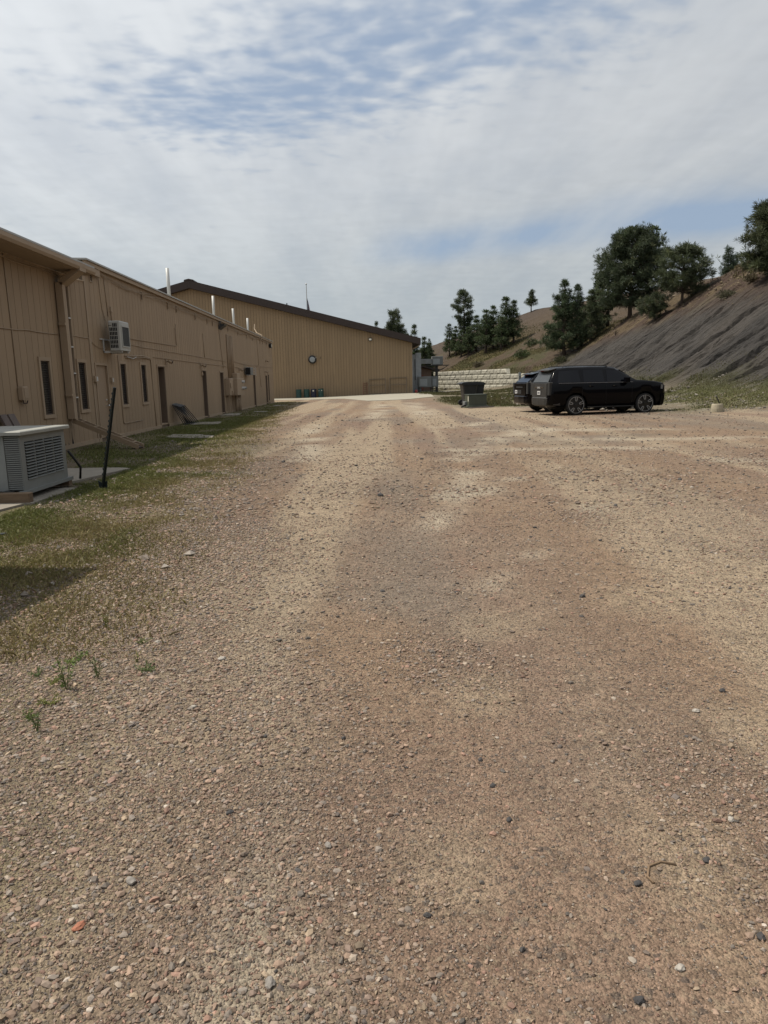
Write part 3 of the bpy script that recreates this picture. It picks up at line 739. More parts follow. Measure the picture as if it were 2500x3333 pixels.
# ---- long section
A2 = thing('long_building', 'long tan wooden building with narrow windows, recessed doors and cables', 'building', (-10, 40, 0))
LB, LE = 20.13, 59.3
DO = [(20.40, 21.26, .12, 2.12, .03), (26.42, 27.32, .12, 2.22, .30), (33.50, 34.40, .05, 2.18, .34), (37.62, 38.52, .05, 2.16, .30), (48.72, 49.62, .08, 2.14, .34), (54.74, 55.6, .10, 2.15, .34), (56.10, 56.74, .22, 2.23, .3)]
WI = [(22.30, 22.97, .88, 2.29), (24.36, 25.05, .90, 2.31)]
VE = [20.55, 25.06, 28.30, 29.56, 32.78, 35.23, 36.47, 40.43, 43.62, 46.79, 49.14, 52.66, 53.90, 56.14]
holesB = [(d[0], d[1], d[2], d[3]) for d in DO] + [(w[0] + .085, w[1] - .085, w[2] + .085, w[3] - .085) for w in WI] + [(v + .025, v + .175, 4.395, 4.645) for v in VE]
cut_boxes(B(), -7.62, WX - .023, LB, LE, 0, 4.76, [h for h in holesB if h[3] < 4]).build('wall', BACKING, A2)
B().box(-8.2, -7.621, LB, LE, 0, 4.7).build('wall_core', BACKING, A2) if False else None
B().box(-20, -7.621, LE - .15, LE, 0, 4.76).build('end_wall', SIDING, A2)
B().box(-20, -7.621, LB, LB + .1, 3.0, 4.76).build('end_wall', SIDING, A2)
siding(A2, LB + .06, LE - .1, .09, 4.755, holesB)
B().box(WX - .02, WX + .02, LB - .04, LB + .05, .1, 4.75).build('corner_board', TRIM, A2)
B().box(WX - .02, WX + .02, LE - .09, LE + .02, .0, 4.75).build('corner_board', TRIM, A2)
for d in DO: door(A2, *d[:4], d[4], DOORM if d[4] < .1 else DOORM, d[0] < 40)
for w in WI: window(A2, *w)
for v in VE: vent(A2, v)
ys = LB
for d in DO:
    B().box(WX, WX + .035, ys, d[0] - .066, -.06, .10).build('skirt_board', SKIRT, A2); ys = d[1] + .066
B().box(WX, WX + .035, ys, LE, -.06, .10).build('skirt_board', SKIRT, A2)
for i, y in enumerate(np.arange(LB + .03, LE, 3.2)):
    B().box(WX, WX + .09, y + .004, min(y + 3.196, LE + .1), 4.762, 4.875).build('fascia_board', TRIM, A2)
B().add([(WX + .13, LB - .02, 4.88), (WX + .13, LE + .12, 4.88), (-20, LE + .12, 5.25), (-20, LB - .02, 5.25), (WX + .13, LB - .02, 4.925), (WX + .13, LE + .12, 4.925), (-20, LE + .12, 5.30), (-20, LB - .02, 5.30)],
        [(3, 2, 1, 0), (4, 5, 6, 7), (0, 1, 5, 4), (1, 2, 6, 5), (2, 3, 7, 6), (3, 0, 4, 7)]).build('roof', ROOFWHITE, A2)
B().box(WX + .05, WX + .10, LB - .9, LB + 1.0, 4.56, 4.74).build('eave_board', TRIM, A2)
for (y, z, r, l) in ((30.15, 6.18, .07, -.012), (38.8, 6.1, .065, .03), (44.65, 6.03, .065, -.08), (49.9, 5.92, .065, 0)):
    B().tube([(-7.85, y, 4.9), (-7.85, y + l * 1.5, z)], r, 12).build('vent_pipe', PVC, A2, smooth=True)
B().tube([(-7.4, 52.6, 4.6), (-7.3, 52.7, 4.95), (-7.7, 52.9, 5.15), (-7.9, 53.2, 5.45), (-7.9, 53.4, 5.8)], .035, 6).build('mast_conduit', TRIM, A2)
# cables and conduits along the wall
e = WX + .014
cable(A2, [(e, 20.2, 2.83), (e, 20.22, .5), (e, 20.24, .05)], .022, 'conduit')
cable(A2, [(e, 20.25, 2.76), (e, 20.45, 2.66), (e, 20.75, 2.62), (e, 21.3, 2.60)], .008, 'cable', TRIM, .015)
cable(A2, [(e, 23.7, 2.83), (e, 26.1, 2.80), (e, 29.2, 2.80), (e, 34.2, 2.77), (e, 39.7, 2.75)], .011, 'cable', TRIM, .02)
cable(A2, [(e, 42.0, 2.81), (e, 44.5, 2.76), (e, 46, 2.72), (e, 51.4, 2.79)], .014, 'cable', TRIM, .02)
cable(A2, [(e, 26.0, 2.52), (e, 39.6, 2.5)], .012, 'conduit'); cable(A2, [(e, 42.1, 2.5), (e, 44.5, 2.48), (e, 52, 2.75), (e, 59, 2.8)], .011, 'conduit')
cable(A2, [(e, 23.65, 3.02), (e, 29.36, 3.07), (e, 29.37, 3.93)], .013, 'conduit')
cable(A2, [(e, 29.2, 3.75), (e, 29.3, 3.1)], .012, 'conduit'); cable(A2, [(e, 34.2, 3.88), (e, 34.28, 2.79)], .013, 'conduit')
cable(A2, [(e, 22.29, 2.45), (e, 22.30, .45), (e, 22.38, .39), (e, 24.2, .40)], .013, 'conduit')
cable(A2, [(e, 22.9, 2.46), (e + .03, 23.8, 2.48), (e + .04, 24.6, 2.52), (e, 25.5, 2.48), (e, 25.64, 2.4), (e, 25.7, 1.2), (e, 25.76, 0)], .018, 'conduit')
cable(A2, [(e, 23.0, 2.40), (e + .03, 23.9, 2.42), (e + .03, 24.9, 2.47), (e, 25.6, 2.44)], .014, 'cable')
cable(A2, [(e + .05, 23.0, 2.44), (e + .1, 23.4, 2.38), (e + .06, 23.9, 2.46)], .010, 'cable', PVC)
cable(A2, [(e, 38.05, 4.4), (e, 38.5, 2.8), (e, 38.6, 2.36)], .02, 'conduit')
for y in (39.95, 40.35, 40.75, 41.1, 41.5): cable(A2, [(e + .03, y, 4.2), (e + .03, y, 1.85)], .045 if y in (39.95, 41.1) else .028, 'riser_conduit', TRIM, 0, 8)
cable(A2, [(e, 51.2, 4.7), (e, 51.6, 2.8)], .018, 'conduit'); cable(A2, [(e, 51.7, 2.7), (e, 52.2, 1.3)], .014, 'conduit')
cable(A2, [(e, 21.2, 4.6), (e, 21.3, 3.7), (e + .02, 21.5, 3.35), (e + .03, 21.42, 3.2)], .012)
cable(A2, [(e, 21.65, 4.62), (e, 21.75, 3.55)], .012); cable(A2, [(e, 22.02, 3.78), (e, 22.02, 3.4)], .02, 'conduit')
B().box(WX, WX + .05, 21.95, 22.08, 3.7, 3.85).build('junction_box', TRIM, A2)
for k in range(3):                                        # slack cables sagging under the eave
    pts = []; z0 = 4.74 - .03 * k
    for y in np.arange(21.1, 58, .9):
        ph = (y - 21.1) / (5.2 + k * 1.3); pts.append((WX + .05 + .01 * k, y, z0 - (.22 - .05 * k) * abs(math.sin(ph * math.pi)) * (1 if y < 50 else .4)))
    B().tube(pts, .009, 4).build('slack_cable', TRIM, A2, smooth=True)
B().box(WX, WX + .08, 20.12, 20.33, 1.66, 1.82).build('junction_box', TRIM, A2); B().box(WX + .08, WX + .085, 20.2, 20.31, 1.68, 1.8).build('cover_plate', PVC, A2)
B().box(WX, WX + .06, 21.48, 21.66, 1.64, 1.79).build('junction_box', TRIM, A2); B().box(WX + .06, WX + .065, 21.53, 21.62, 1.66, 1.77).build('cover_plate', PVC, A2)
B().box(WX, WX + .07, 33.36, 33.50, 1.95, 2.12).build('junction_box', TRIM, A2)

# ---- things on or at the wall
t = thing('electrical_box', 'small tan electrical box on the wall beside the nearest narrow window', 'electrical box', (WX, 15.86, 1.3))
B().bbox(WX, WX + .13, 15.73, 15.99, 1.27, 1.56, .02).build('cabinet', TRIM, t)
B().box(WX + .13, WX + .14, 15.77, 15.96, 1.30, 1.53).build('cover', TRIM, t)
B().tube([(WX + .07, 15.8, 1.28), (WX + .07, 15.83, 1.2), (WX + .08, 15.95, 1.19), (WX + .08, 16.0, 1.25)], .012, 6).build('wire', WFRAME, t)
def wall_lamp(y, z, label, two=True):
    t = thing('security_lamp', label, 'lamp', (WX, y, z), 0, 'small lamps on the long tan wall')
    B().box(WX, WX + .05, y - .06, y + .06, z - .07, z + .07).build('base_plate', TRIM, t)
    for s in ((-1, 1) if two else (1,)):
        B().tube([(WX + .05, y + s * .02, z), (WX + .12, y + s * .05, z + .01)], .02, 6).build('arm', TRIM, t)
        d = Vector((.7, s * .5, -.35)).normalized(); a = Vector((WX + .11, y + s * .05, z + .02))
        B().tube([a, a + d * .05, a + d * .14], [.03, .05, .065], 10).build('lamp_head', WFRAME if s > 0 else TRIM, t, smooth=True)
wall_lamp(27.6, 2.42, 'small twin lamp just above the second door from the near end')
wall_lamp(33.35, 2.40, 'small twin lamp above the third door of the long building')
wall_lamp(43.4, 2.37, 'small twin lamp on bare wall beyond the meter cabinets')
wall_lamp(55.3, 3.22, 'small pale lamp high on the wall near the far corner')
wall_lamp(54.6, 2.40, 'small lamp directly above the farthest door')
t = thing('wedge_floodlight', 'black wedge shaped floodlight under the eave of the long building', 'floodlight', (WX, 38.6, 4.5))
B().add([(WX, 38.0, 4.64), (WX, 38.75, 4.64), (WX, 38.0, 4.34), (WX, 38.75, 4.34), (WX + .34, 38.05, 4.62), (WX + .34, 38.7, 4.62), (WX + .3, 38.05, 4.55), (WX + .3, 38.7, 4.55)],
        [(0, 1, 5, 4), (2, 6, 7, 3), (4, 5, 7, 6), (0, 4, 6, 2), (1, 3, 7, 5), (0, 2, 3, 1)]).build('hood', BLACKMETAL, t)
B().box(WX, WX + .04, 38.2, 38.6, 4.66, 4.74).build('mount', BLACKMETAL, t)
t = thing('corner_floodlight', 'dark boxy floodlight high on the far corner of the long building', 'floodlight', (WX, 57.7, 4.4))
B().bbox(WX + .05, WX + .22, 57.5, 57.9, 4.3, 4.66, .03).build('housing', BLACKMETAL, t)
B().box(WX + .22, WX + .225, 57.55, 57.85, 4.34, 4.58).build('lens', LAMPW, t); B().box(WX, WX + .05, 57.6, 57.8, 4.42, 4.56).build('bracket', BLACKMETAL, t)

# meter bank
t = thing('meter_bank', 'tan electrical meter cabinets on conduits against the long wall', 'meter cabinet', (WX, 40.7, 0))
c1 = B().bbox(WX, WX + .28, 38.8, 39.5, .95, 1.84, .02).build('panel_cabinet', TRIM, t)
B().bbox(WX, WX + .22, 39.52, 40.2, 1.1, 1.85, .02).build('panel_cabinet', TRIM, t)
c2 = B().bbox(WX, WX + .42, 40.25, 42.5, .92, 1.86, .02).build('meter_cabinet', TRIM, t)
B().bbox(WX, WX + .30, 41.0, 42.0, 1.865, 2.14, .02).build('top_cabinet', TRIM, t)
for (y, z) in ((41.85, 1.66), (41.75, 1.30), (42.3, 1.30)):
    m_ = B().lathe([(.085, 0), (.085, .05), (.075, .06), (.075, .14), (.05, .16)], 14, (WX + .42, y, z), 'x').build('meter', PVC, t, smooth=False)
    B().lathe([(.055, 0), (.05, .01)], 12, (WX + .582, y, z), 'x').build('dial', BLACKIN, m_)
for y in (40.9, 41.3, 41.75, 42.2): B().tube([(WX + .2, y, -.05), (WX + .2, y, .93)], .07 if y in (40.9, 41.75) else .05, 8).build('riser', TRIM, t, smooth=True)
for y in (39.0, 39.3, 39.8): B().tube([(WX + .1, y, .0), (WX + .1, y, 1.0)], .03, 6).build('riser', TRIM, t)
B().tube([(WX + .3, 40.4, .95), (WX + .33, 40.5, .75), (WX + .4, 40.9, .62)], .03, 6).build('elbow', TRIM, t)
B().bbox(WX + .281, WX + .34, 38.85, 39.05, 1.35, 1.6, .02).build('switch_box', TRIM, t); B().bbox(WX + .281, WX + .34, 39.2, 39.4, 1.0, 1.2, .02).build('switch_box', TRIM, t)

# wall-hung mini-split condenser
t = thing('wall_condenser', 'white split air conditioner hung on a bracket high on the tan wall', 'air conditioner', (WX, 21.5, 2.5))
x0, x1, y0, y1, z0, z1 = -7.28, -6.95, 21.06, 21.88, 2.54, 3.37
bd = B().bbox(x0, x1, y0, y1, z0, z1, .025).build('casing', ACWHITE, t)
for r in range(6):                                        # louvre slots on the near end
    for k in range(5):
        if r == 5 and k < 2: continue
        xa = x0 + .035 + k * .045; za = z0 + .07 + r * .118
        B().box(xa, xa + .033, y0 - .004, y0 + .002, za, za + .098).build('slot', BLACKIN, bd)
fr = B(); ya, yb, za, zb = y0 + .12, y1 - .10, z0 + .13, z1 - .16
fr.box(x1, x1 + .025, ya - .03, yb + .03, zb, zb + .03); fr.box(x1, x1 + .025, ya - .03, yb + .03, za - .03, za); fr.box(x1, x1 + .024, ya - .03, ya, za, zb); fr.box(x1, x1 + .024, yb, yb + .03, za, zb)
fr.build('grille_frame', ACWHITE, t)
gl = B().box(x1, x1 + .008, ya, yb, za, zb).build('grille', BLACKMETAL, t)
for k in range(9):
    y = ya + .04 + k * (yb - ya - .06) / 8; B().box(x1 + .009, x1 + .014, y, y + .008, za, zb).build('rib', GREYBOX, gl)
br = B()
for y in (y0 + .08, y1 - .15):
    br.box(WX, x1 - .02, y, y + .05, z0 - .06, z0 - .004); br.box(WX, WX + .03, y, y + .05, z0 - .06, z0 + .30)
br.box(WX, WX + .03, y0 - .15, y1 + .1, z0 + .301, z0 + .34)
br.build('bracket', PVC, t)
B().box(x0 + .01, x0 + .1, y0 - .006, y0 - .001, z1 - .14, z1 - .125).build('badge', BLACKMETAL, bd)

# small air conditioner over the fifth door
t = thing('small_wall_condenser', 'small dark grey condenser above a recessed door far along the wall', 'air conditioner', (WX, 46, 2.1))
B().bbox(WX + .1, WX + .42, 45.2, 46.2, 2.08, 2.56, .02).build('casing', GREYBOX, t)
B().box(WX + .12, WX + .4, 45.19, 45.199, 2.12, 2.52).build('coil', BLACKIN, t)
B().box(WX, WX + .1, 45.4, 46.0, 2.15, 2.3).build('bracket', GREYBOX, t)
for k in range(5): B().tube([(WX + .02, 46.9, 2.12 + k * .1), (WX + .5, 46.9, 2.12 + k * .1)], .012, 5).build('guard_rung', PVC, t)
for x in (WX + .03, WX + .48): B().tube([(x, 46.9, 2.05), (x, 46.9, 2.56)], .015, 5).build('guard_post', PVC, t)
B().tube([(WX + .03, 46.2, 2.09), (WX + .03, 46.9, 2.09)], .012, 5).build('guard_rail', PVC, t)

# black metal frames stacked against the wall
t = thing('folding_frames', 'stack of black metal frames leaning against the tan wall', 'metal frame', (-7.1, 28.4, 0))
for k in range(6):
    fb = B(); o_ = k * .075; y0, y1 = 27.75 + k * .09, 28.35 + k * .13
    b0, t0 = -7.08 + o_ * .75, -7.40 + o_ * .4
    pb = [(b0, y0 + .25, .02), (b0, y1 + .3, .02)]; pt_ = [(t0, y0 - .05, .80 - .02 * k), (t0, y1 - .05, .84 - .02 * k)]
    fb.tube([pb[0], pt_[0]], .016, 5); fb.tube([pb[1], pt_[1]], .016, 5); fb.tube([pt_[0], pt_[1]], .016, 5); fb.tube([pb[0], pb[1]], .016, 5)
    for m_ in (.33, .66):
        a = [pb[0][i] * (1 - m_) + pb[1][i] * m_ for i in range(3)]; b = [pt_[0][i] * (1 - m_) + pt_[1][i] * m_ for i in range(3)]; fb.tube([a, b], .011, 4)
    fb.build('frame', BLACKMETAL, t)

# big condenser in the foreground
def condenser(loc, label, rotz=0, sc=1.0):
    t = thing('condenser_unit', label, 'air conditioner', loc, rotz); t.scale = (sc, sc, sc)
    W, D, H0, H1 = 1.42, 1.30, .15, .90                 # length along y, depth to -x
    bl = dict(world=False)
    B().box(-D, -.02, .02, W - .02, H0, H1 - .001).build('coil_core', FIN, t, **bl)
    fr = B(); f0 = .12
    fr.box(-.018, 0, 0, f0, H0, H1); fr.box(-.018, 0, W - f0, W, H0, H1); fr.box(-.018, -.001, f0, W - f0, H1 - .1, H1); fr.box(-.018, -.001, f0, W - f0, H0, H0 + .13)
    frm = fr.build('louvre_panel', ACGREY, t, **bl)
    cw = (W - 2 * f0) / 4; rh = (H1 - .1 - H0 - .13) / 13
    for i in range(4):
        if i: B().box(-.016, .002, f0 + i * cw - .008, f0 + i * cw + .008, H0 + .13, H1 - .1).build('mullion', ACGREY, frm, **bl)
    me = None
    for i in range(4):
        for k in range(13):
            if me is None:
                w = cw - .02
                me = raw_mesh('louvre', [(-.014, 0, .014), (-.014, w, .014), (.014, w, .0), (.014, 0, .0), (-.014, 0, .02), (-.014, w, .02), (.014, w, .006), (.014, 0, .006)],
                              [(0, 1, 2, 3), (4, 7, 6, 5), (0, 4, 5, 1), (1, 5, 6, 2), (2, 6, 7, 3), (3, 7, 4, 0)], ACGREY)
            o = link(bpy.data.objects.new('louvre', me), frm); o.location = (0, f0 + i * cw + .01, H0 + .13 + k * rh + .004)
    B().box(-.0199, -.0175, f0, W - f0, H0 + .13, H1 - .1).build('dark_core', BLACKIN, t, **bl)
    rb = B()                                               # ribbed coil guard at the corner of the near face
    for k in range(26): rb.box(-.20, -.005, -.012, .012, H0 + .02 + k * .028, H0 + .034 + k * .028)
    rb.build('corner_guard', ACGREY, t, **bl)
    B().bbox(-D, -.21, -.01, .02, H0, H1, .004).build('near_panel', ACGREY, t, **bl)
    lid = B().bbox(-D - .05, .06, -.07, W + .08, H1, H1 + .05, .01).build('lid', ACTOP, t, **bl)
    for xa, xb in ((-.06, .03), (-D, -D + .08)): B().box(xa, xb, -.05, W + .12, H0 - .05, H0 - .001).build('base_rail', ACGREY, t, **bl)
    for y in (-.02, W + .02): B().box(-D, .02, y - .06, y + .06, .02, H0 - .051).build('block', WOOD, t, **bl)
    for x in (-.52, -.45): B().tube([(x, -.05, .05), (x, -.05, .30)], .016, 8).build('refrigerant_pipe', ALU, t, **bl)
    B().tube([(-.6, -.05, .12), (-.35, -.06, .10), (-.2, -.05, .14), (-.12, -.04, .12)], .03, 8).build('hose', RUBBER, t, smooth=True, **bl)
    B().box(-.58, -.40, -.09, -.02, .12, .15).build('valve', ALU, t, **bl)
    B().tube([(.02, W + .04, .55), (.06, W + .10, .45), (.14, W + .16, .28), (.10, W + .20, .10)], .02, 8).build('power_lead', RUBBER, t, smooth=True, **bl)
    return t
condenser((-4.62, 9.60, .0), 'large grey louvred condenser unit standing on timbers in the grass')
t = thing('unseen_shadow_box', 'tall grey box added unseen beyond the left edge to cast a shadow', 'cabinet', (-4.3, 5.1, 0), rad(-6))  # made-up box out of view, sized to cast the lower-left shadow
B().bbox(-.6, .58, -1.05, 1.02, .08, 2.2, .02).build('body', GREYBOX, t, world=False); B().box(-.64, .62, -1.1, 1.07, 2.2, 2.25).build('lid', GREYBOX, t, world=False)
B().box(-.58, .56, -1.0, 1.0, -.05, .08).build('plinth', CONCRETE, t, world=False); B().box(.581, .60, -.95, -.02, .15, 2.1).build('door', PANELGREY, t, world=False); B().box(.581, .60, .0, .95, .15, 2.1).build('door', PANELGREY, t, world=False)
tag(B().prism([(-5.6, 9.35), (-4.42, 9.35), (-4.40, 10.75), (-5.6, 10.75)], 'z', .0, .022).build('concrete_pad', CONCRETE), 'concrete pad beneath the large grey condenser', 'pad')
tag(B().prism([(-5.75, 11.3), (-4.72, 11.35), (-4.35, 13.1), (-4.6, 13.25), (-5.75, 13.35)], 'z', -.02, .035).build('concrete_pad', CONCRETE), 'concrete pad in the grass beyond the large grey condenser', 'pad')
tag(B().prism([(-5.6, 8.55), (-4.62, 8.72), (-4.50, 9.28), (-5.6, 9.28)], 'z', -.02, .03).build('concrete_pad', CONCRETE), 'sunlit concrete slab at the left edge in front of the condenser', 'pad')
tag(B().bbox(-5.15, -4.47, 9.38, 9.5, .022, .15, .008).build('timber', WOOD), 'weathered timber offcut lying before the large grey condenser', 'timber')
for k, (y0, lab) in enumerate(((14.85, 'wide grey plank leaning on the wall, left of the pair'), (15.18, 'wide grey plank leaning on the wall, right of the pair'))):
    tag(B().add([(WX + .42, y0, .0), (WX + .42, y0 + .26, .0), (WX + .06, y0 + .1, .98), (WX + .06, y0 - .16, .98), (WX + .46, y0, .0), (WX + .46, y0 + .26, .0), (WX + .10, y0 + .1, 1.0), (WX + .10, y0 - .16, 1.0)],
                [(0, 1, 2, 3), (7, 6, 5, 4), (0, 4, 5, 1), (1, 5, 6, 2), (2, 6, 7, 3), (3, 7, 4, 0)]).build('leaning_plank', GREYWOOD), lab, 'plank', 'grey planks behind the condenser')
# leaning post with anchor plate
t = thing('fence_post', 'dark green metal fence post leaning in the grass by the condenser', 'post', (-3.98, 10.66, 0))
a, b = Vector((-4.0, 10.67, -.1)), Vector((-3.62, 10.53, 1.50))
pm_ = B(); pm_.bar(a, b, .046, .012, (0, 1, 0)); pm_.bar(a + Vector((.0, -.03, 0)), b + Vector((0, -.03, 0)), .012, .05, (0, 1, 0))
pm_.build('stake', POSTGREEN, t)
for k in range(16):
    q = a.lerp(b, .2 + k * .049); B().box(q.x - .012, q.x + .012, q.y - .065, q.y - .05, q.z, q.z + .03).build('stud', POSTGREEN, t)
B().add([(-4.03, 10.67, .02), (-3.91, 10.67, .02), (-3.90, 10.67, .13), (-3.95, 10.67, .10), (-3.99, 10.67, .10), (-4.04, 10.67, .13), (-4.03, 10.68, .02), (-3.91, 10.68, .02), (-3.90, 10.68, .13), (-3.95, 10.68, .10), (-3.99, 10.68, .10), (-4.04, 10.68, .13)],
        [(0, 1, 2, 3, 4, 5), (11, 10, 9, 8, 7, 6), (0, 6, 7, 1), (1, 7, 8, 2), (2, 8, 9, 3), (3, 9, 10, 4), (4, 10, 11, 5), (5, 11, 6, 0)]).build('anchor_plate', POSTGREEN, t)
tag(B().tube([(-4.3, 7.05, .03), (-4.05, 7.1, .04), (-3.88, 7.22, .035), (-3.80, 7.38, .015)], .012, 8).build('hose', GREYBOX, smooth=True), 'short pale hose lying in the grass at the left edge', 'hose')
# stepping slabs sunk in the verge
SL = [([(-5.9, 21.1), (-6.0, 22.3), (-5.0, 22.0), (-4.9, 20.5)], 'broken grey slab in the shade nearest of the verge slabs'),
      ([(-4.95, 20.6), (-5.0, 21.7), (-4.55, 21.4), (-4.42, 20.5)], 'small slab touching the nearest broken slab in the verge'),
      ([(-6.75, 27.7), (-6.8, 29.5), (-5.9, 29.45), (-5.7, 27.7)], 'grey slab beside the stacked black frames'),
      ([(-7.2, 35.5), (-7.2, 37.8), (-6.5, 37.8), (-6.3, 35.4)], 'long grey slab below the fourth door'),
      ([(-6.1, 38.9), (-6.1, 40.2), (-5.45, 40.0), (-5.4, 38.8)], 'pale slab in the shade below the meter cabinets'),
      ([(-6.4, 49.4), (-6.4, 51.6), (-5.5, 51.2), (-5.5, 49.4)], 'pale slab farthest along the shaded verge')]
for poly, lab in SL: tag(B().prism(poly, 'z', -.03, .03).build('paving_slab', CONCRETE), lab, 'slab', 'slabs in the shaded verge')
# ================================================================== FAR GABLED BUILDING
FY = 75.0
A3 = thing('gabled_building', 'large tan gabled metal building with dark brown roof edge', 'building', (-6, 80, 0))
SL_R, PX, PZ = .257, -17.35, 11.1
def under(x): return PZ - SL_R * abs(x - PX)
st = .282; xs = np.arange(4.9, -22, -st)
for a, b in zip(xs[1:], xs):
    a2, b2 = a + .026, b
    poly = [(a2, -.1), (b2, -.1), (b2, under(b2)), (a2, under(a2))]
    if a2 < PX < b2: poly.insert(3, (PX, PZ))
    B().prism(poly, 'y', FY, FY + .03).build('siding_panel', SIDING2, A3)
B().prism([(-39.6, -.1), (4.88, -.1), (4.88, under(4.88)), (PX, PZ - .01), (-39.6, under(-39.6))], 'y', FY + .031, FY + .2).build('wall', BACKING, A3)
B().box(4.7, 4.9, FY + .21, 108, -.1, 5.3).build('side_wall', SIDING2, A3)
th = .78
B().prism([(PX, PZ + .02), (5.82, under(5.82) + .02), (5.82, under(5.82) + .66), (PX, PZ + th)], 'y', FY - .55, 109).build('roof', BROWNMETAL, A3)
B().prism([(PX - .004, PZ + .02), (PX - .004, PZ + th), (-40.6, under(-40.6) + .66), (-40.6, under(-40.6) + .02)], 'y', FY - .55, 109).build('roof', BROWNMETAL, A3)
B().prism([(PX - .5, PZ + th - .10), (PX, PZ + th + .004), (PX + .5, PZ + th - .10), (PX + .45, PZ + th + .04), (PX, PZ + th + .14), (PX - .45, PZ + th + .04)], 'y', FY - .6, 109.1).build('ridge_cap', BROWNMETAL, A3)
B().tube([(5.75, FY + .3, 5.15), (5.4, FY + .35, 4.95), (5.05, FY + .4, 4.8), (5.02, FY + .4, 4.5)], .06, 8).build('downspout', TRIM, A3)
B().box(4.905, 4.96, FY - .02, FY + .03, -.1, under(4.9)).build('corner_trim', TRIM, A3)
B().box(PX + 9.6, PX + 9.7, FY - .3, FY - .2, under(PX + 9.65) + .66, under(PX + 9.65) + .9).build('roof_vent', BROWNMETAL, A3)
# things fixed to or standing at that wall
t = thing('round_exhaust_fan', 'round exhaust fan with black ring and pale cowl on the gabled wall', 'fan', (-5.34, FY, 3.89))
B().lathe([(.30, 0), (.42, -.02), (.42, -.22), (.34, -.24), (.32, -.05)], 28, (-5.34, FY, 3.89), 'y').build('ring', BLACKMETAL, t)
B().lathe([(.01, -.1), (.28, -.10), (.285, -.30), (.25, -.34), (.01, -.36)], 24, (-5.34, FY, 3.89), 'y').build('cowl', PANELGREY, t, smooth=False)
B().bar((-5.2, FY - .3, 3.98), (-4.92, FY - .26, 4.08), .05, .03).build('bracket', PVC, t)
t = thing('wall_floodlight', 'small square floodlight high on the gabled wall near its right end', 'floodlight', (.65, FY, 5.8))
B().bbox(.48, .83, FY - .16, FY, 5.66, 5.95, .02).build('housing', BROWNMETAL, t); B().box(.53, .78, FY - .165, FY - .161, 5.71, 5.88).build('lens', LAMPW, t)
tag(B().tube([(-4.5, FY, 4.15), (-4.5, FY - .1, 4.12), (-4.5, FY - .12, 4.0), (-4.58, FY - .1, 3.95)], .02, 6).build('wall_hook', BROWNMETAL), 'small brown hook on the gabled wall right of the fan', 'hook')
def barrel(x, m, label, sticker=None):
    z = float(terrain_h(x, 74.4)) + .04
    t = thing('steel_barrel', label, 'barrel', (x, 74.4, z), 0, 'barrels standing at the gabled wall')
    B().lathe([(.27, 0), (.285, .01), (.28, .03), (.28, .26), (.292, .28), (.28, .30), (.28, .55), (.292, .57), (.28, .59), (.28, .83), (.288, .85), (.27, .86), (.265, .84), (.01, .84)], 24, (x, 74.4, z)).build('drum', m, t)
    if sticker:
        for (dx, dz, w, h) in sticker: B().box(x + dx - w / 2, x + dx + w / 2, 74.4 - .30, 74.4 - .283, z + dz, z + dz + h).build('paper_label', PAPER, t)
    B().lathe([(.04, .84), (.04, .87), (.0, .875)], 10, (x + .14, 74.4, z)).build('bung', BLACKMETAL, t)
barrel(-6.84, TEAL, 'dirty teal barrel, leftmost of the row at the gabled wall')
barrel(-6.02, TEAL, 'teal barrel between the leftmost barrel and the navy one')
barrel(-5.30, NAVY, 'navy blue barrel with a pale label', [(-.02, .6, .15, .15)])
barrel(-4.56, TEAL, 'teal barrel, rightmost, with small pale stickers', [(-.18, .62, .07, .06), (.1, .64, .09, .09)])
zb = float(terrain_h(.05, 74.8)) + .03
t = thing('wall_ladder', 'short rusty ladder leaning against the gabled wall', 'ladder', (.03, 74.8, zb))
for x in (-.17, .21): B().bar((x, 74.72, zb), (x, 74.93, zb + 1.3), .04, .04).build('rail', RUST, t)
for k in range(6): B().bar((-.17, 74.74 + .035 * k, zb + .18 + .2 * k), (.21, 74.74 + .035 * k, zb + .18 + .2 * k), .03, .03).build('rung', RUST, t)
def leaning_frame(x0, x1, z0, z1, mid, label, extra=None):
    t = thing('wooden_frame', label, 'frame', ((x0 + x1) / 2, 74.7, z0), 0, 'wooden frames at the gabled wall')
    yb, yt = 74.62, 74.93
    B().bar((x0, yb, z0), (x0, yt, z1), .07, .06).build('stile', WOODF, t); B().bar((x1, yb, z0), (x1, yt, z1 + .05), .07, .06).build('stile', WOODF, t)
    for f in (0.01, mid, .985):
        B().bar((x0 + .037, yb + (yt - yb) * f, z0 + (z1 - z0) * f), (x1 - .037, yb + (yt - yb) * f, z0 + (z1 - z0 + .05) * f), .06, .06).build('rail', WOODF, t)
    return t
leaning_frame(.42, 2.12, .30, 1.76, .58, 'pale wooden frame leaning on the gabled wall beside the ladder')
leaning_frame(2.58, 4.30, .27, 1.86, .55, 'tan wooden frame leaning at the right end of the gabled wall')
# grey metal pieces stored behind/below the frames
tag(B().bbox(.75, 2.0, 74.45, 74.6, .12, .26, .02).build('metal_offcut', BLACKMETAL), 'dark metal trough lying under the pale wooden frame', 'trough')
t = thing('red_jug', 'red plastic jug beside the corner of the gabled building', 'jug', (5.35, 75.3, .28))
B().lathe([(.12, 0), (.16, .03), (.16, .22), (.08, .3), (.04, .32), (.04, .36), (.01, .37)], 14, (5.35, 75.3, .27)).build('body', REDP, t); B().tube([(5.42, 75.3, .5), (5.52, 75.3, .56), (5.5, 75.3, .44)], .02, 6).build('handle', REDP, t)

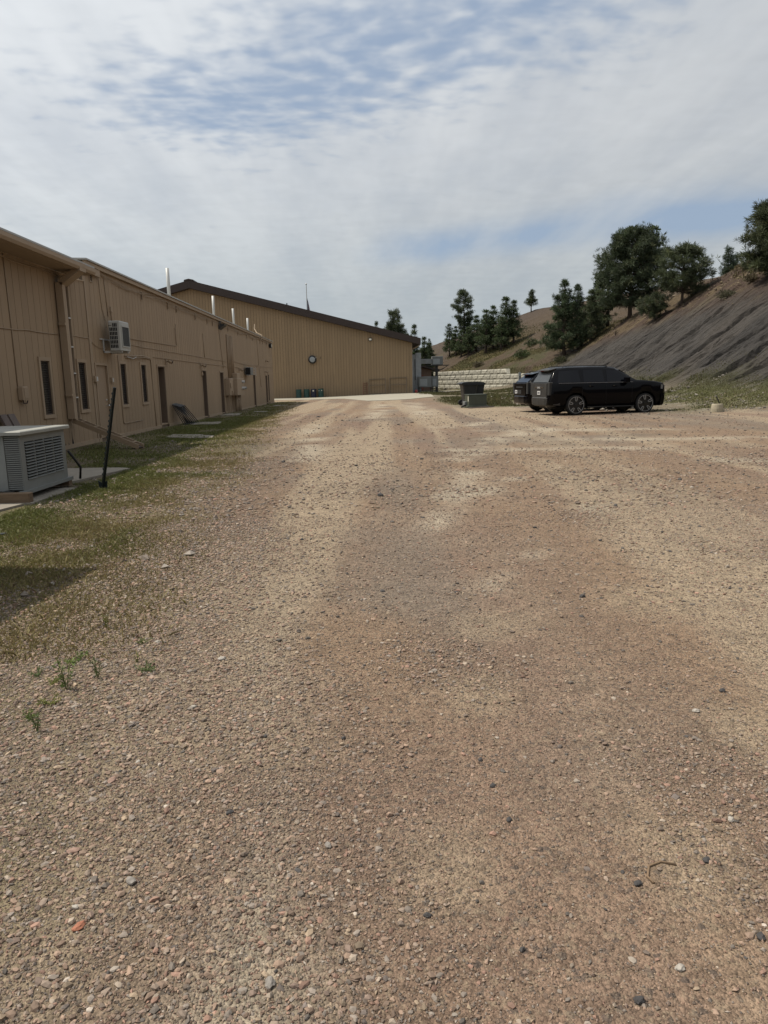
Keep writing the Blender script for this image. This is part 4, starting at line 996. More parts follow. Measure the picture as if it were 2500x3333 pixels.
# pale concrete apron and side walk, laid on the ground
def strip(name, ys, xl, xr, m, up=.03, ncol=10):
    V, F = [], []
    for y in ys:
        a, b = xl(y), xr(y)
        for k in range(ncol + 1):
            x = a + (b - a) * k / ncol; V.append((x, y, float(terrain_h(x, y)) + up))
    n = ncol + 1; R = len(ys)
    for i in range(R - 1):
        for k in range(ncol): F.append((i * n + k, i * n + k + 1, (i + 1) * n + k + 1, (i + 1) * n + k))
    k0 = len(V); V += [(x, y, z - .15) for x, y, z in V]                 # thickness
    for k in range(ncol): F.append((k, k0 + k, k0 + k + 1, k + 1))
    for i in range(R - 1):
        F.append((i * n, (i + 1) * n, k0 + (i + 1) * n, k0 + i * n)); q = i * n + ncol; F.append((q, k0 + q, k0 + q + n, q + n))
    return link(bpy.data.objects.new(name, raw_mesh(name, V, F, m)))
tag(strip('concrete_apron', np.linspace(55.2, 74.98, 34), lambda y: float(np.interp(y, [55, 64, 66, 68, 75], [.2, -1.9, -6.5, -12.5, -12.5])), lambda y: float(np.interp(y, [55, 56, 60.5, 75], [1.2, 3.3, 5.8, 6.6])), SLABW), 'pale concrete apron in front of the gabled building', 'pavement', None, 'structure')
tag(strip('side_walk', np.linspace(75.1, 86, 10), lambda y: 5.6 + (y - 75) * .38, lambda y: 7.4 + (y - 75) * .42, CONCRETE, .03, 4), 'narrow concrete walk passing the ducts', 'path', None, 'structure')

# ducts, raised cooler and cabinets beside the corner
zg = .27
t = thing('duct_riser', 'shiny sheet metal duct riser at the corner of the gabled building', 'duct', (5.7, 78, zg))
B().bbox(5.46, 6.07, 77.6, 78.4, zg, 4.45, .01).build('riser', GALV, t)
B().box(5.1, 5.455, 77.7, 78.3, zg, 4.3).build('inner_riser', GALV, t)
for z in (1.2, 2.5, 3.5): B().box(5.44, 6.09, 77.58, 78.42, z, z + .05).build('seam_band', GALV, t)
B().box(5.40, 5.47, 77.5, 77.59, 1.6, 3.8).build('black_pipe', BLACKMETAL, t)
B().bar((6.07, 79.2, 3.6), (7.5, 80, 3.6), .5, .52).build('cross_duct', GALV, t)
t = thing('raised_cooler', 'grey cooler cabinet on a black post platform beside the gabled building', 'cooler', (8, 80, zg))
cb = B().bbox(7.45, 8.64, 79.6, 80.8, 3.22, 4.13, .02).build('cabinet', GREYBOX, t); B().box(7.55, 8.3, 79.585, 79.599, 3.28, 3.85).build('door_panel', PANELGREY, cb)
B().box(7.84, 8.12, 80.0, 80.3, .1, 3.10).build('post', BLACKMETAL, t)
pl = B(); pl.box(6.72, 9.33, 79.5, 79.58, 3.12, 3.19); pl.box(6.72, 9.33, 80.9, 80.98, 3.12, 3.19); pl.box(6.72, 6.8, 79.581, 80.899, 3.12, 3.19); pl.box(9.25, 9.33, 79.581, 80.899, 3.12, 3.19); pl.box(6.801, 9.249, 80.1, 80.2, 3.11, 3.185)
pl.build('platform', BLACKMETAL, t)
for (x, z) in ((6.85, 3.1), (9.2, 3.1)): B().bar((x, 80.1, z), (7.98, 80.1, 2.4), .06, .06).build('brace', BLACKMETAL, t)
def cabinet(x0, x1, y, label):
    t = thing('grey_cabinet', label, 'cabinet', ((x0 + x1) / 2, y, zg), 0, 'grey cabinets below the ducts')
    b = B().bbox(x0, x1, y - .4, y + .5, .84, 1.96, .015).build('body', GREYBOX, t); w = x1 - x0
    B().box(x0 + .12 * w, x0 + .68 * w, y - .414, y - .401, .95, 1.7).build('door_panel', PANELGREY, b)
    for x in (x0 + .06, x1 - .1):
        for yy in (y - .35, y + .4): B().box(x, x + .05, yy, yy + .05, zg - .1, .84).build('leg', BLACKMETAL, t)
    B().box(x0 + .1, x1 - .1, y - .34, y - .3, .45, .49).build('crossbar', BLACKMETAL, t)
cabinet(5.68, 7.08, 77.0, 'wide grey cabinet on legs left of the pair under the ducts')
cabinet(7.22, 7.95, 78.2, 'narrow grey cabinet on legs right of the pair under the ducts')
t = thing('brown_roofed_shed', 'low reddish shed with sloping dark roof behind the ducts', 'shed', (6, 94, .3))
B().prism([(3.0, .1), (8.5, .1), (8.5, 2.9), (3.0, 4.2)], 'y', 92, 98).build('wall', mat('shed_wall', (.13, .085, .065), .8, .1), t)
B().prism([(2.5, 4.34), (9.5, 2.72), (9.5, 2.92), (2.5, 4.54)], 'y', 91.6, 98.4).build('roof', BROWNMETAL, t)
B().box(7.2, 7.5, 91.97, 91.999, .3, 2.2).build('door', RUST, t)
# flagpole behind the roof
t = thing('flagpole', 'thin flagpole rising behind the brown roof', 'flagpole', (-8.5, 112, 0))
B().tube([(-8.5, 112, -.1), (-8.5, 112, 16.2)], [.07, .045], 8).build('pole', BLACKMETAL, t, smooth=True)
B().lathe([(.02, -.12), (.12, -.05), (.12, .05), (.02, .12)], 12, (-8.5, 112, 16.28)).build('ball', ALU, t, smooth=True)
fo = thing('limp_flag', 'dark flag hanging limp at half mast on the flagpole', 'flag', (-8.4, 112, 12))
def flag_strip(name, u0, u1, m):
    V, F = [], []
    for i in range(13):
        z = 14.3 - i * .21
        for k in range(7):
            u = u0 + (u1 - u0) * k / 6; w = .04 + .46 * (i / 12) ** .8
            V.append((-8.44 + u * w, 112 + .10 * math.sin(u * 13 + i * .3), z - .25 * u))
    for i in range(12):
        for k in range(6): F.append((i * 7 + k, i * 7 + k + 1, i * 7 + 8 + k, i * 7 + 7 + k))
    k0 = len(V); V2 = V + [(x, y + .012, z) for x, y, z in V]; F2 = F + [tuple(j + k0 for j in reversed(f)) for f in F]
    MBx = B(); MBx.add(V2, F2); return MBx.build(name, m, fo, smooth=True)
flag_strip('blue_fold', 0, .55, FLAGM); flag_strip('white_fold', .56, .70, FLAGW); flag_strip('red_fold', .71, .84, FLAGR); flag_strip('white_fold', .85, 1.0, FLAGW)

# ================================================================== RETAINING WALL
RW = thing('retaining_wall', 'pale split-face concrete block retaining wall at the hill foot', 'wall', (15, 86, .25))
wd = np.array([-.3346, .9424]); wn = np.array([-.9424, -.3346])
def rough_block(L, H, D, seed, slant=False):
    r = np.random.default_rng(seed); nu, nv = 9, 4; V, F = [], []
    for j in range(nv + 1):
        for i in range(nu + 1):
            u, v = i / nu, j / nv
            edge_ = min(u, 1 - u, abs(u - .5) + .02 if not slant else 1) * nu < .6
            d = -.05 if edge_ else (r.uniform(-.035, -.015) if j in (0, nv) else r.uniform(.0, .06))
            sl = (v * .45 * u if slant else 0)
            V.append((d, u * L - sl, v * H))
    n = nu + 1
    for j in range(nv):
        for i in range(nu): F.append((j * n + i, j * n + i + 1, (j + 1) * n + i + 1, (j + 1) * n + i))
    k = len(V); V += [(-D, 0, 0), (-D, L, 0), (-D, L - (.45 if slant else 0), H), (-D, 0, H)]
    a, b, c, d = 0, nu, nv * n + nu, nv * n
    F += [(a, k, k + 3) + tuple(j * n for j in range(nv, 0, -1)), tuple(j * n + nu for j in range(nv + 1)) + (k + 2, k + 1), tuple(range(d, c + 1)) + (k + 2, k + 3), tuple(range(b, a - 1, -1)) + (k, k + 1), (k, k + 1, k + 2, k + 3)]
    return raw_mesh('block', V, F, BLOCKM)
BLK = [rough_block(1.53, .562, .55, 300 + i) for i in range(5)]
BLKE = rough_block(1.53, .562, .55, 320, True)
rotb = math.atan2(wn[1], wn[0])
random.seed(5)
for r_, yend in enumerate((74.0, 74.4, 74.2, 78.0, 81.6)):
    z = -.28 + .6 * r_; P0 = np.array([float(wall_line(101.8)), 101.8]) + wd * (.77 if r_ % 2 else 0)
    n = int((P0[1] - yend) / .9424 / 1.55)
    for k in range(n):
        p = P0 - wd * (1.55 * k) + wn * (.06 * (4 - r_) * .5)
        me = BLKE if (k == n - 1 and r_ >= 3) else random.choice(BLK)
        o = link(bpy.data.objects.new('block', me), RW)
        L = WL[RW.name]; o.location = (p[0] - L.x + random.uniform(-.015, .015), p[1] - L.y, z - L.z + random.uniform(-.006, .006))
        o.rotation_euler = (0, 0, rotb + random.uniform(-.008, .008))
t = thing('utility_marker', 'grey utility post standing before the block wall', 'post', (16.7, 77.5, .3))
zt_ = float(terrain_h(16.7, 77.5)); B().bbox(16.57, 16.83, 77.4, 77.6, zt_ - .1, zt_ + 1.3, .02).build('post', GREYBOX, t); B().box(16.6, 16.8, 77.38, 77.398, zt_ + .9, zt_ + 1.2).build('cover', PANELGREY, t)

# ================================================================== BINS, TRANSFORMER, SMALL THINGS
def cart(x, y, rz, label):
    t = thing('wheeled_bin', label, 'bin', (x, y, float(terrain_h(x, y)) + .01), rz, 'bins beside the green box'); bl = dict(world=False); t.scale = (1.12, 1.12, 1.15)
    V = []; sec = [(.04, .27, .25), (.25, .30, .27), (.95, .38, .35), (1.02, .40, .37), (1.03, .43, .40), (1.08, .43, .40)]
    for z, hx, hy in sec:
        b = .05
        V += [(-hx + b, -hy, z), (hx - b, -hy, z), (hx, -hy + b, z), (hx, hy - b, z), (hx - b, hy, z), (-hx + b, hy, z), (-hx, hy - b, z), (-hx, -hy + b, z)]
    F = [tuple(range(7, -1, -1)), tuple(range(40, 48))]
    for r in range(5):
        for i in range(8): F.append((r * 8 + i, r * 8 + (i + 1) % 8, r * 8 + 8 + (i + 1) % 8, r * 8 + 8 + i))
    B().add(V, F).build('body', BINM, t, **bl)
    lid = B(); pr = [(-.50, 1.085), (.46, 1.085), (.46, 1.11), (.30, 1.17), (0, 1.20), (-.35, 1.18), (-.50, 1.13)]
    lid.prism(pr, 'y', -.42, .42).build('lid', BINM, t, **bl)
    B().tube([(-.50, -.36, 1.06), (-.56, -.36, 1.10), (-.56, .36, 1.10), (-.50, .36, 1.06)], .02, 6).build('handle', BINM, t, **bl)
    for s in (-1, 1): B().lathe([(.03, 0), (.14, .0), (.15, .02), (.15, .06), (.14, .08), (.03, .08)], 18, (-.32, s * .36 - .04, .14), 'y').build('wheel', RUBBER, t, **bl)
    B().tube([(-.32, -.36, .14), (-.32, .36, .14)], .015, 6).build('axle', BLACKMETAL, t, **bl)
cart(6.15, 42.7, rad(8), 'black wheeled bin, nearer one of the pair, wheel showing')
cart(6.75, 43.45, rad(-4), 'black wheeled bin, rear one of the pair by the green box')
t = thing('transformer_box', 'dark green utility transformer box on a low pad in front of the bins', 'transformer', (6.05, 39.4, 0), rad(9)); bl = dict(world=False)
z0 = float(terrain_h(6, 39.4))
B().bbox(-.62, .62, -.5, .5, -.08 + z0, .12 + z0, .02).build('base_pad', GREENBOX, t, **bl)
bx = B().bbox(-.50, .52, -.42, .40, .121 + z0, .70 + z0, .02).build('cabinet', GREENBOX, t, **bl)
B().bbox(-.52, .54, -.44, .42, .701 + z0, .73 + z0, .008).build('lid', GREENBOX, t, **bl)
B().box(-.507, -.501, -.36, -.26, .35 + z0, .62 + z0).build('warning_label', PAPER, bx, **bl)
B().bbox(-.64, -.50, -.1, .3, .121 + z0, .34 + z0, .02).build('side_box', GREYBOX, t, **bl)
B().tube([(-.62, -.2, .15 + z0), (-.78, -.3, .12 + z0), (-.9, -.3, .05 + z0)], .05, 7).build('conduit_elbow', RUBBER, t, **bl)
tag(B().bar((5.5, 38.0, .03), (7.0, 39.1, .05), .14, .04).build('loose_board', GREYWOOD), 'grey board lying on the gravel before the green box', 'board')
tag(B().bar((12.35, 28.7, .05), (13.05, 28.75, .08), .16, .03).build('loose_board', WOODF), 'pale board on the gravel right of the nearer car', 'board')
zc_ = float(terrain_h(13.4, 27.0))
t = thing('hollow_block', 'cream hollow round concrete block at the foot of the bank', 'block', (13.4, 27, zc_))
B().lathe([(.19, -.05), (.215, .0), (.22, .12), (.205, .26), (.19, .30), (.14, .30), (.13, .22), (.12, .1), (.01, .1)], 18, (13.4, 27, zc_)).build('shell', CREAM, t)
B().bbox(13.53, 13.66, 26.9, 27.08, zc_ - .02, zc_ + .12, .03).build('broken_lug', CREAM, t)
zr = float(terrain_h(14.6, 29.3))
tag(B().tube([(14.72, 29.3, zr - .05), (14.50, 29.35, zr + .42)], .022, 6).build('iron_rod', BLACKMETAL), 'dark iron rod sticking out of the grass behind the cream block', 'rod')

# ================================================================== CARS
def car(loc, rz, label, H=1.93, tail=(-1.12, -.86), dusty=True, five=True):
    """large black estate car: origin on the ground at the middle of the rear axle, nose towards +x"""
    t = thing('parked_car', label, 'car', loc, rz, 'black cars parked side by side'); bl = dict(world=False)
    WB, R = 3.05, .41
    k = H / 1.93
    zt_p = ([-1.17, tail[0] - .01, tail[0] + .02, (tail[0] + tail[1]) / 2, tail[1], tail[1] + .12, -.2, .8, 1.5, 1.78, 1.95, 2.3, 2.62, 3.0, 3.5, 3.85, 3.97, 4.04, 4.06],
            [.72, .80, 1.30, 1.30 + (1.80 * k - 1.30) * .5, 1.80 * k, 1.89 * k, 1.925 * k, 1.935 * k, 1.925 * k, 1.885 * k, 1.80 * k, 1.58 * k, 1.37, 1.345, 1.30, 1.235, 1.15, .98, .74])
    ws_p = ([-1.17, -1.12, -1.0, -.8, .0, 2.6, 3.4, 3.75, 3.95, 4.06], [.80, .93, .985, 1.0, 1.01, 1.01, .995, .96, .88, .72])
    xs = sorted(set(np.round(np.concatenate([np.linspace(-1.17, 4.06, 60), np.array(zt_p[0]), np.linspace(-.5, .5, 26), np.linspace(WB - .5, WB + .5, 26)]), 3)))
    def arch(x):
        z = 0
        for xc in (0, WB):
            d = abs(x - xc)
            if d < .475: z = max(z, .40 + math.sqrt(.475 ** 2 - d * d))
        return z
    def sec(x):
        zt = float(np.interp(x, *zt_p)); ws = float(np.interp(x, *ws_p)); zb_ = .30 + .12 * float(sstep(3.5, 4.0, x)) + .10 * float(sstep(-.6, -1.1, x))
        a = arch(x); belt = min(1.27, zt - .045)
        cab = float(np.clip((zt - 1.36) / .48, 0, 1))
        wt = ws - .05 - .20 * cab; zr = max(zt - .09 * cab - .012, belt + .01)
        P = [(0, zb_), (.70, zb_), (ws - .05, zb_ + .02), (ws - .005, min(.52, belt - .1)), (ws + .012, min(.85, belt - .05)), (ws, belt - .02), (ws - .03, belt + .005), (wt, zr), (wt - .13 + .02 * (1 - cab), max(zt - .005, zr)), (0, zt + .025)]
        Q = []
        for i, (y, z) in enumerate(P):
            if 1 <= i <= 4 and a > z: z = a + .004 * i
            if i == 0 and a: z = zb_
            Q.append((y, z))
        return Q
    V, F = [], []; n = 19
    for x in xs:
        S = sec(x); V += [(x, -y, z) for y, z in S] + [(x, y, z) for y, z in S[-2:0:-1]]
    m_ = 18
    for i in range(len(xs) - 1):
        for j in range(m_): F.append((i * m_ + j, i * m_ + (j + 1) % m_, (i + 1) * m_ + (j + 1) % m_, (i + 1) * m_ + j))
    F.append(tuple(range(m_ - 1, -1, -1))); e_ = (len(xs) - 1) * m_; F.append(tuple(range(e_, e_ + m_)))
    body = B().add(V, F).build('body', PAINT, t, smooth=True, **bl)
    B().box(-.9, 3.8, -.62, .62, .28, .62).build('underbody', RUBBER, t, **bl)
    def surf(x, f, off=.006):
        S = sec(x); (y0, z0), (y1, z1) = S[6], S[7]; return y0 + (y1 - y0) * f + off, z0 + (z1 - z0) * f
    def glass(x0, x1, f0, f1, cut0=0, cut1=0, name='side_window', mm=CARGLASS):
        for s in (-1, 1):
            V, F = [], []; N = 10
            for i in range(N + 1):
                for f, c in ((f0, 0), (f1, 1)):
                    a = x0 + cut0 * c; b = x1 - cut1 * c; x = a + (b - a) * i / N
                    y, z = surf(x, f); V.append((x, s * y, z))
            for i in range(N): F.append((2 * i, 2 * i + 2, 2 * i + 3, 2 * i + 1))
            k0 = len(V); V += [(x, y - s * .012, z) for x, y, z in V]; F += [tuple(q + k0 for q in reversed(f)) for f in F]
            B().add(V, F).build(name, mm, t, **bl)
    glass(-.82 if dusty else -.62, .18, .06, .93, .12, .05); glass(.30, 1.22, .06, .93, .03, .03); glass(1.32, 2.40, .06, .93, .03, .62)
    # windscreen and tail window
    def panel(pts, name, m, th=.012):
        nrm = (Vector(pts[1]) - Vector(pts[0])).cross(Vector(pts[3]) - Vector(pts[0])).normalized()
        Vp = [Vector(p) + nrm * .008 for p in pts] + [Vector(p) - nrm * th for p in pts]
        return B().add(Vp, [(0, 1, 2, 3), (7, 6, 5, 4), (0, 4, 5, 1), (1, 5, 6, 2), (2, 6, 7, 3), (3, 7, 4, 0)]).build(name, m, t, **bl)
    panel([(2.60, .80, 1.385), (2.60, -.80, 1.385), (1.98, -.68, 1.785 * k), (1.98, .68, 1.785 * k)], 'windscreen', CARGLASS)
    xa, xb = tail
    fx = lambda f: xa + (xb - xa) * f
    panel([(fx(.06) - .01, -.74, 1.33), (fx(.06) - .01, .74, 1.33), (fx(.93) - .01, .63, 1.30 + (1.80 * k - 1.30) * .93), (fx(.93) - .01, -.63, 1.30 + (1.80 * k - 1.30) * .93)][::-1], 'tail_window', CARGLASSD if dusty else CARGLASS)
    pd_ = PAINTDUST if dusty else PAINT
    tg = B().bbox(-1.185, -1.10, -.74, .74, .74, 1.29, .012).build('tailgate', pd_, t, **bl)
    B().box(-1.20, -1.186, -.42, .42, 1.09, 1.15).build('trim_bar', CHROME if dusty else RUBBER, tg, **bl)
    B().box(-1.192, -1.1855, -.22, .22, .82, 1.0).build('plate_recess', RUBBER, tg, **bl)
    y_ = 0.0 if dusty else .42
    pl_ = B().box(-1.202, -1.193, y_ - .15, y_ + .15, .835, .985).build('number_plate', PLATE, t, **bl)
    for q in (-.09, -.045, .0, .045, .09): B().box(-1.2045, -1.2025, y_ + q - .014, y_ + q + .014, .875, .94).build('character', PLATEINK, pl_, **bl)
    if dusty:
        for i_, (ya, segs) in enumerate(((.13, [(0, .0, .07, .012), (0, .058, .07, .012), (0, 0, .012, .07), (.058, 0, .012, .03), (.035, .025, .035, .012)]), (.035, [(0, 0, .012, .07), (.06, 0, .012, .07), (.03, .02, .012, .05)]), (-.07, [(0, 0, .07, .012), (0, .058, .07, .012), (0, 0, .012, .07)]))):
            lb = B()
            for (a, z, w, h) in segs: lb.box(-1.207, -1.2005, ya - a - w, ya - a, 1.086 + z, 1.086 + z + h)
            lb.build('letter', PLATE, tg, **bl)
    # tail lamps, bumper, spoiler
    for s in (-1, 1):
        B().bbox(-1.165, -1.0, s * .86 - .10, s * .86 + .10, .82, 1.33, .02).build('tail_lamp', RUBBER, t, **bl)
        hl = B(); hl.add([(3.99, s * .58, .92), (3.90, s * .88, .93), (3.72, s * .975, .99), (3.72, s * .975, 1.15), (3.89, s * .88, 1.16), (3.975, s * .58, 1.14)], [(0, 1, 4, 5), (1, 2, 3, 4)])
        hl.add([(4.01, s * .58, .92), (3.92, s * .89, .93), (3.73, s * .985, .99), (3.73, s * .985, 1.15), (3.91, s * .89, 1.16), (3.995, s * .58, 1.14)], [(0, 1, 4, 5), (1, 2, 3, 4)]).build('headlamp', LENS, t, **bl)
    arcb = [(-.72, -1.0), (-.98, -.97), (-1.14, -.86), (-1.22, -.62), (-1.24, 0), (-1.22, .62), (-1.14, .86), (-.98, .97), (-.72, 1.0)]
    def wrap(arc, zs, name, m):
        V, F = [], []
        for (z, inset) in zs:
            for (x, y) in arc:
                V.append((x + inset * (1 if x < 1 else -1), y * (1 - inset * .6), z))
        n = len(arc)
        for r in range(len(zs) - 1):
            for i in range(n - 1): F.append((r * n + i, r * n + i + 1, (r + 1) * n + i + 1, (r + 1) * n + i))
        F.append(tuple(range((len(zs) - 1) * n, len(zs) * n))); F.append(tuple(range(n - 1, -1, -1)))
        return B().add(V, F).build(name, m, t, smooth=False, **bl)
    bp = wrap(arcb, [(.36, .10), (.42, .02), (.60, .0), (.70, .0), (.735, .03), (.74, .12)], 'rear_bumper', pd_)
    arcf = [(3.75, -.985), (3.95, -.92), (4.08, -.72), (4.14, -.35), (4.15, 0), (4.14, .35), (4.08, .72), (3.95, .92), (3.75, .985)]
    wrap(arcf, [(.30, .08), (.36, .03), (.66, .0), (.80, .02), (.82, .1)], 'front_bumper', PAINT)
    B().bbox(3.9, 4.045, -.62, .62, .76, 1.1, .02).build('grille', RUBBER, t, **bl)
    sp_ = B(); zs_ = 1.83 * k
    sp_.add([(xb - .20, -.62, zs_ - .02), (xb - .20, .62, zs_ - .02), (xb + .12, .66, zs_ + .055), (xb + .12, -.66, zs_ + .055), (xb - .20, -.62, zs_ - .055), (xb - .20, .62, zs_ - .055), (xb + .1, .64, zs_ - .02), (xb + .1, -.64, zs_ - .02)],
            [(0, 1, 2, 3), (7, 6, 5, 4), (0, 4, 5, 1), (1, 5, 6, 2), (2, 6, 7, 3), (3, 7, 4, 0)]).build('spoiler', pd_, t, **bl)
    B().box(xb - .205, xb - .198, -.16, .16, zs_ - .052, zs_ - .028).build('brake_lamp', TAILRED, t, **bl)
    for s in (-1, 1):
        B().tube([(-.5, s * .66, 1.93 * k), (-.4, s * .66, 1.965 * k), (1.3, s * .66, 1.965 * k), (1.45, s * .66, 1.915 * k)], .018, 6).build('roof_rail', RUBBER, t, **bl)
        B().bbox(2.02, 2.22, s * 1.12 - .11, s * 1.12 + .11, 1.28, 1.49, .03).build('mirror', PAINT, t, **bl)
        B().bar((2.12, s * .96, 1.31), (2.12, s * 1.05, 1.33), .06, .04).build('mirror_arm', CHROME, t, **bl)
        for x in (.62, 1.66):
            h_ = B().tube([(x - .10, s * 1.012, 1.145), (x - .09, s * 1.05, 1.15), (x + .09, s * 1.05, 1.15), (x + .10, s * 1.012, 1.145)], .014, 6).build('door_handle', PAINT, t, **bl)
            B().box(x - .10, x - .06, s * 1.064 - .002, s * 1.064 + .002, 1.145, 1.16).build('handle_glint', CHROME, h_, **bl)
        B().box(.5, 2.55, s * .93 - .06, s * .93 + .06, .30, .34).build('running_board', RUBBER, t, **bl)
        B().bar((-.78, s * 1.006, 1.285), (2.45, s * 1.012, 1.285), .012, .018).build('belt_trim', LENS, t, **bl)
        for x in (.24, 1.27, 2.42):
            B().box(x - .004, x + .004, s * 1.0225 - .001, s * 1.0225 + .001, .45, 1.2).build('door_gap', BLACKIN, t, **bl)
    B().box(-.6, 3.6, -.25, .25, .24, .42).build('exhaust_and_axles', RUBBER, t, **bl)
    B().tube([(-1.1, -.55, .36), (-.8, -.55, .36)], .035, 8).build('exhaust_tip', CHROME, t, **bl)
    # wheels
    for xc in (0, WB):
        for s in (-1, 1):
            yo = s * .99; yi = s * .72
            w = B().lathe([(.33, yi), (.385, yi), (.405, yi + s * .03), (.41, yi + s * .08), (.41, yo - s * .07), (.402, yo - s * .025), (.385, yo - s * .005), (.335, yo), (.33, yo - s * .02)], 40, (xc, 0, R), 'y', False).build('wheel', TYRE, t, **bl)
            B().lathe([(.01, yo - s * .06), (.32, yo - s * .07), (.33, yo - s * .02), (.33, yi), (.01, yi)], 36, (xc, 0, R), 'y').build('rim', RIMB, w, **bl)
            B().lathe([(.316, yo - s * .012), (.331, yo - s * .012), (.331, yo + s * .006), (.316, yo + s * .006), (.316, yo - s * .012)], 40, (xc, 0, R), 'y', False).build('rim_lip', SILVER, w, **bl)
            for q in range(5):
                a = math.pi / 2 + q * 2 * math.pi / 5 + (0.0 if xc == 0 else .12)
                sb = B(); ca, sa = math.cos(a), math.sin(a)
                def P_(r, tng, d): return (xc + r * ca - tng * sa, yo + s * d, R + r * sa + tng * ca)
                pts = [(.325, .058), (.20, .046), (.155, .030), (.14, .0), (.155, -.030), (.20, -.046), (.325, -.058)]
                for (r0, t0), (r1, t1) in zip(pts, pts[1:]):
                    k_ = .72
                    sb.add([P_(r0, t0, 0), P_(r1, t1, 0), P_(r1 + (.018 if abs(t1) < .04 else 0), t1 * .52, 0), P_(r0 + (.018 if abs(t0) < .04 else 0), t0 * .52, 0), P_(r0, t0, -.03), P_(r1, t1, -.03), P_(r1 + (.018 if abs(t1) < .04 else 0), t1 * .52, -.03), P_(r0 + (.018 if abs(t0) < .04 else 0), t0 * .52, -.03)],
                           [(0, 1, 2, 3), (7, 6, 5, 4), (0, 4, 5, 1), (1, 5, 6, 2), (2, 6, 7, 3), (3, 7, 4, 0)])
                sb.build('spoke', SILVER, w, **bl)
            B().lathe([(.045, yo - s * .03), (.05, yo - s * .005), (.01, yo)], 14, (xc, 0, R), 'y').build('hub_cap', RIMB, w, **bl)
    return t
rz = rad(9.5)
car((8.5 - math.sin(rz) * .95, 28.8 + math.cos(rz) * .95, .005), rz, 'long black estate car with silver spoked wheels, nearer of two, dusty tailgate')
car((8.25, 33.0, .005), rad(8), 'black car parked behind the nearer one, only its tail showing', 1.80, (-1.10, -.66), False)
STONES = [
(-0.83, 3.74, 0.028, 'W', 'flat white stone left of the road centre'),
(-1.27, 4.05, 0.020, 'W', 'small white stone in the left gravel'),
(-0.52, 2.31, 0.018, 'D', 'black stone left of centre in the foreground'),
(-0.16, 2.11, 0.018, 'G', 'pale grey stone in the middle foreground'),
(-0.28, 1.57, 0.022, 'G', 'big pale grey stone near the bottom edge'),
(0.17, 9.34, 0.060, 'D', 'black clod lying alone on the road'),
(-0.85, 1.79, 0.024, 'O', 'bright orange stone at lower left'),
(-1.00, 2.13, 0.026, 'P', 'pink stone above the orange one'),
(-0.85, 3.16, 0.020, 'W', 'white stone beside the road in the left gravel'),
(0.46, 2.21, 0.016, 'D', 'dark stone right of centre in the foreground'),
(0.44, 2.42, 0.016, 'D', 'dark stone just above another dark one, right of centre'),
(0.78, 1.87, 0.017, 'D', 'dark stone below the curved twig'),
(1.68, 3.16, 0.022, 'D', 'black stone near the right edge'),
(-1.02, 2.55, 0.026, 'P', 'flat pink stone in the left gravel below the weeds'),
(0.14, 1.78, 0.015, 'D', 'dark stone low in the middle foreground'),
(1.46, 2.96, 0.020, 'W', 'pale stone left of the black one near the right edge'),
(1.21, 2.16, 0.018, 'W', 'pale stone in the bare sandy patch at right'),
(-0.13, 2.82, 0.015, 'D', 'dark stone in the middle of the picture'),
(-0.47, 2.86, 0.014, 'D', 'small dark stone left of the middle dark stone'),
(-0.96, 2.68, 0.016, 'W', 'small white stone just above the flat pink stone'),
(1.03, 1.96, 0.018, 'D', 'dark bluish stone right of the curved twig'),
(0.77, 1.56, 0.017, 'W', 'white angular stone at lower right'),
(0.63, 1.47, 0.018, 'D', 'black stone at the bottom right'),
(1.03, 1.65, 0.018, 'D', 'dark grey stone on the right edge low down'),
(-0.89, 1.87, 0.014, 'W', 'white stone just above the orange one'),
(-0.76, 1.97, 0.022, 'G', 'grey speckled flat stone, lower left'),
(-1.03, 4.02, 0.028, 'P', 'pink flat stone in the verge edge'),
]
TWIG = [(0.828, 1.871, 0.006), (0.82, 1.898, 0.006), (0.842, 1.945, 0.006), (0.887, 1.964, 0.006), (0.928, 1.947, 0.006)]
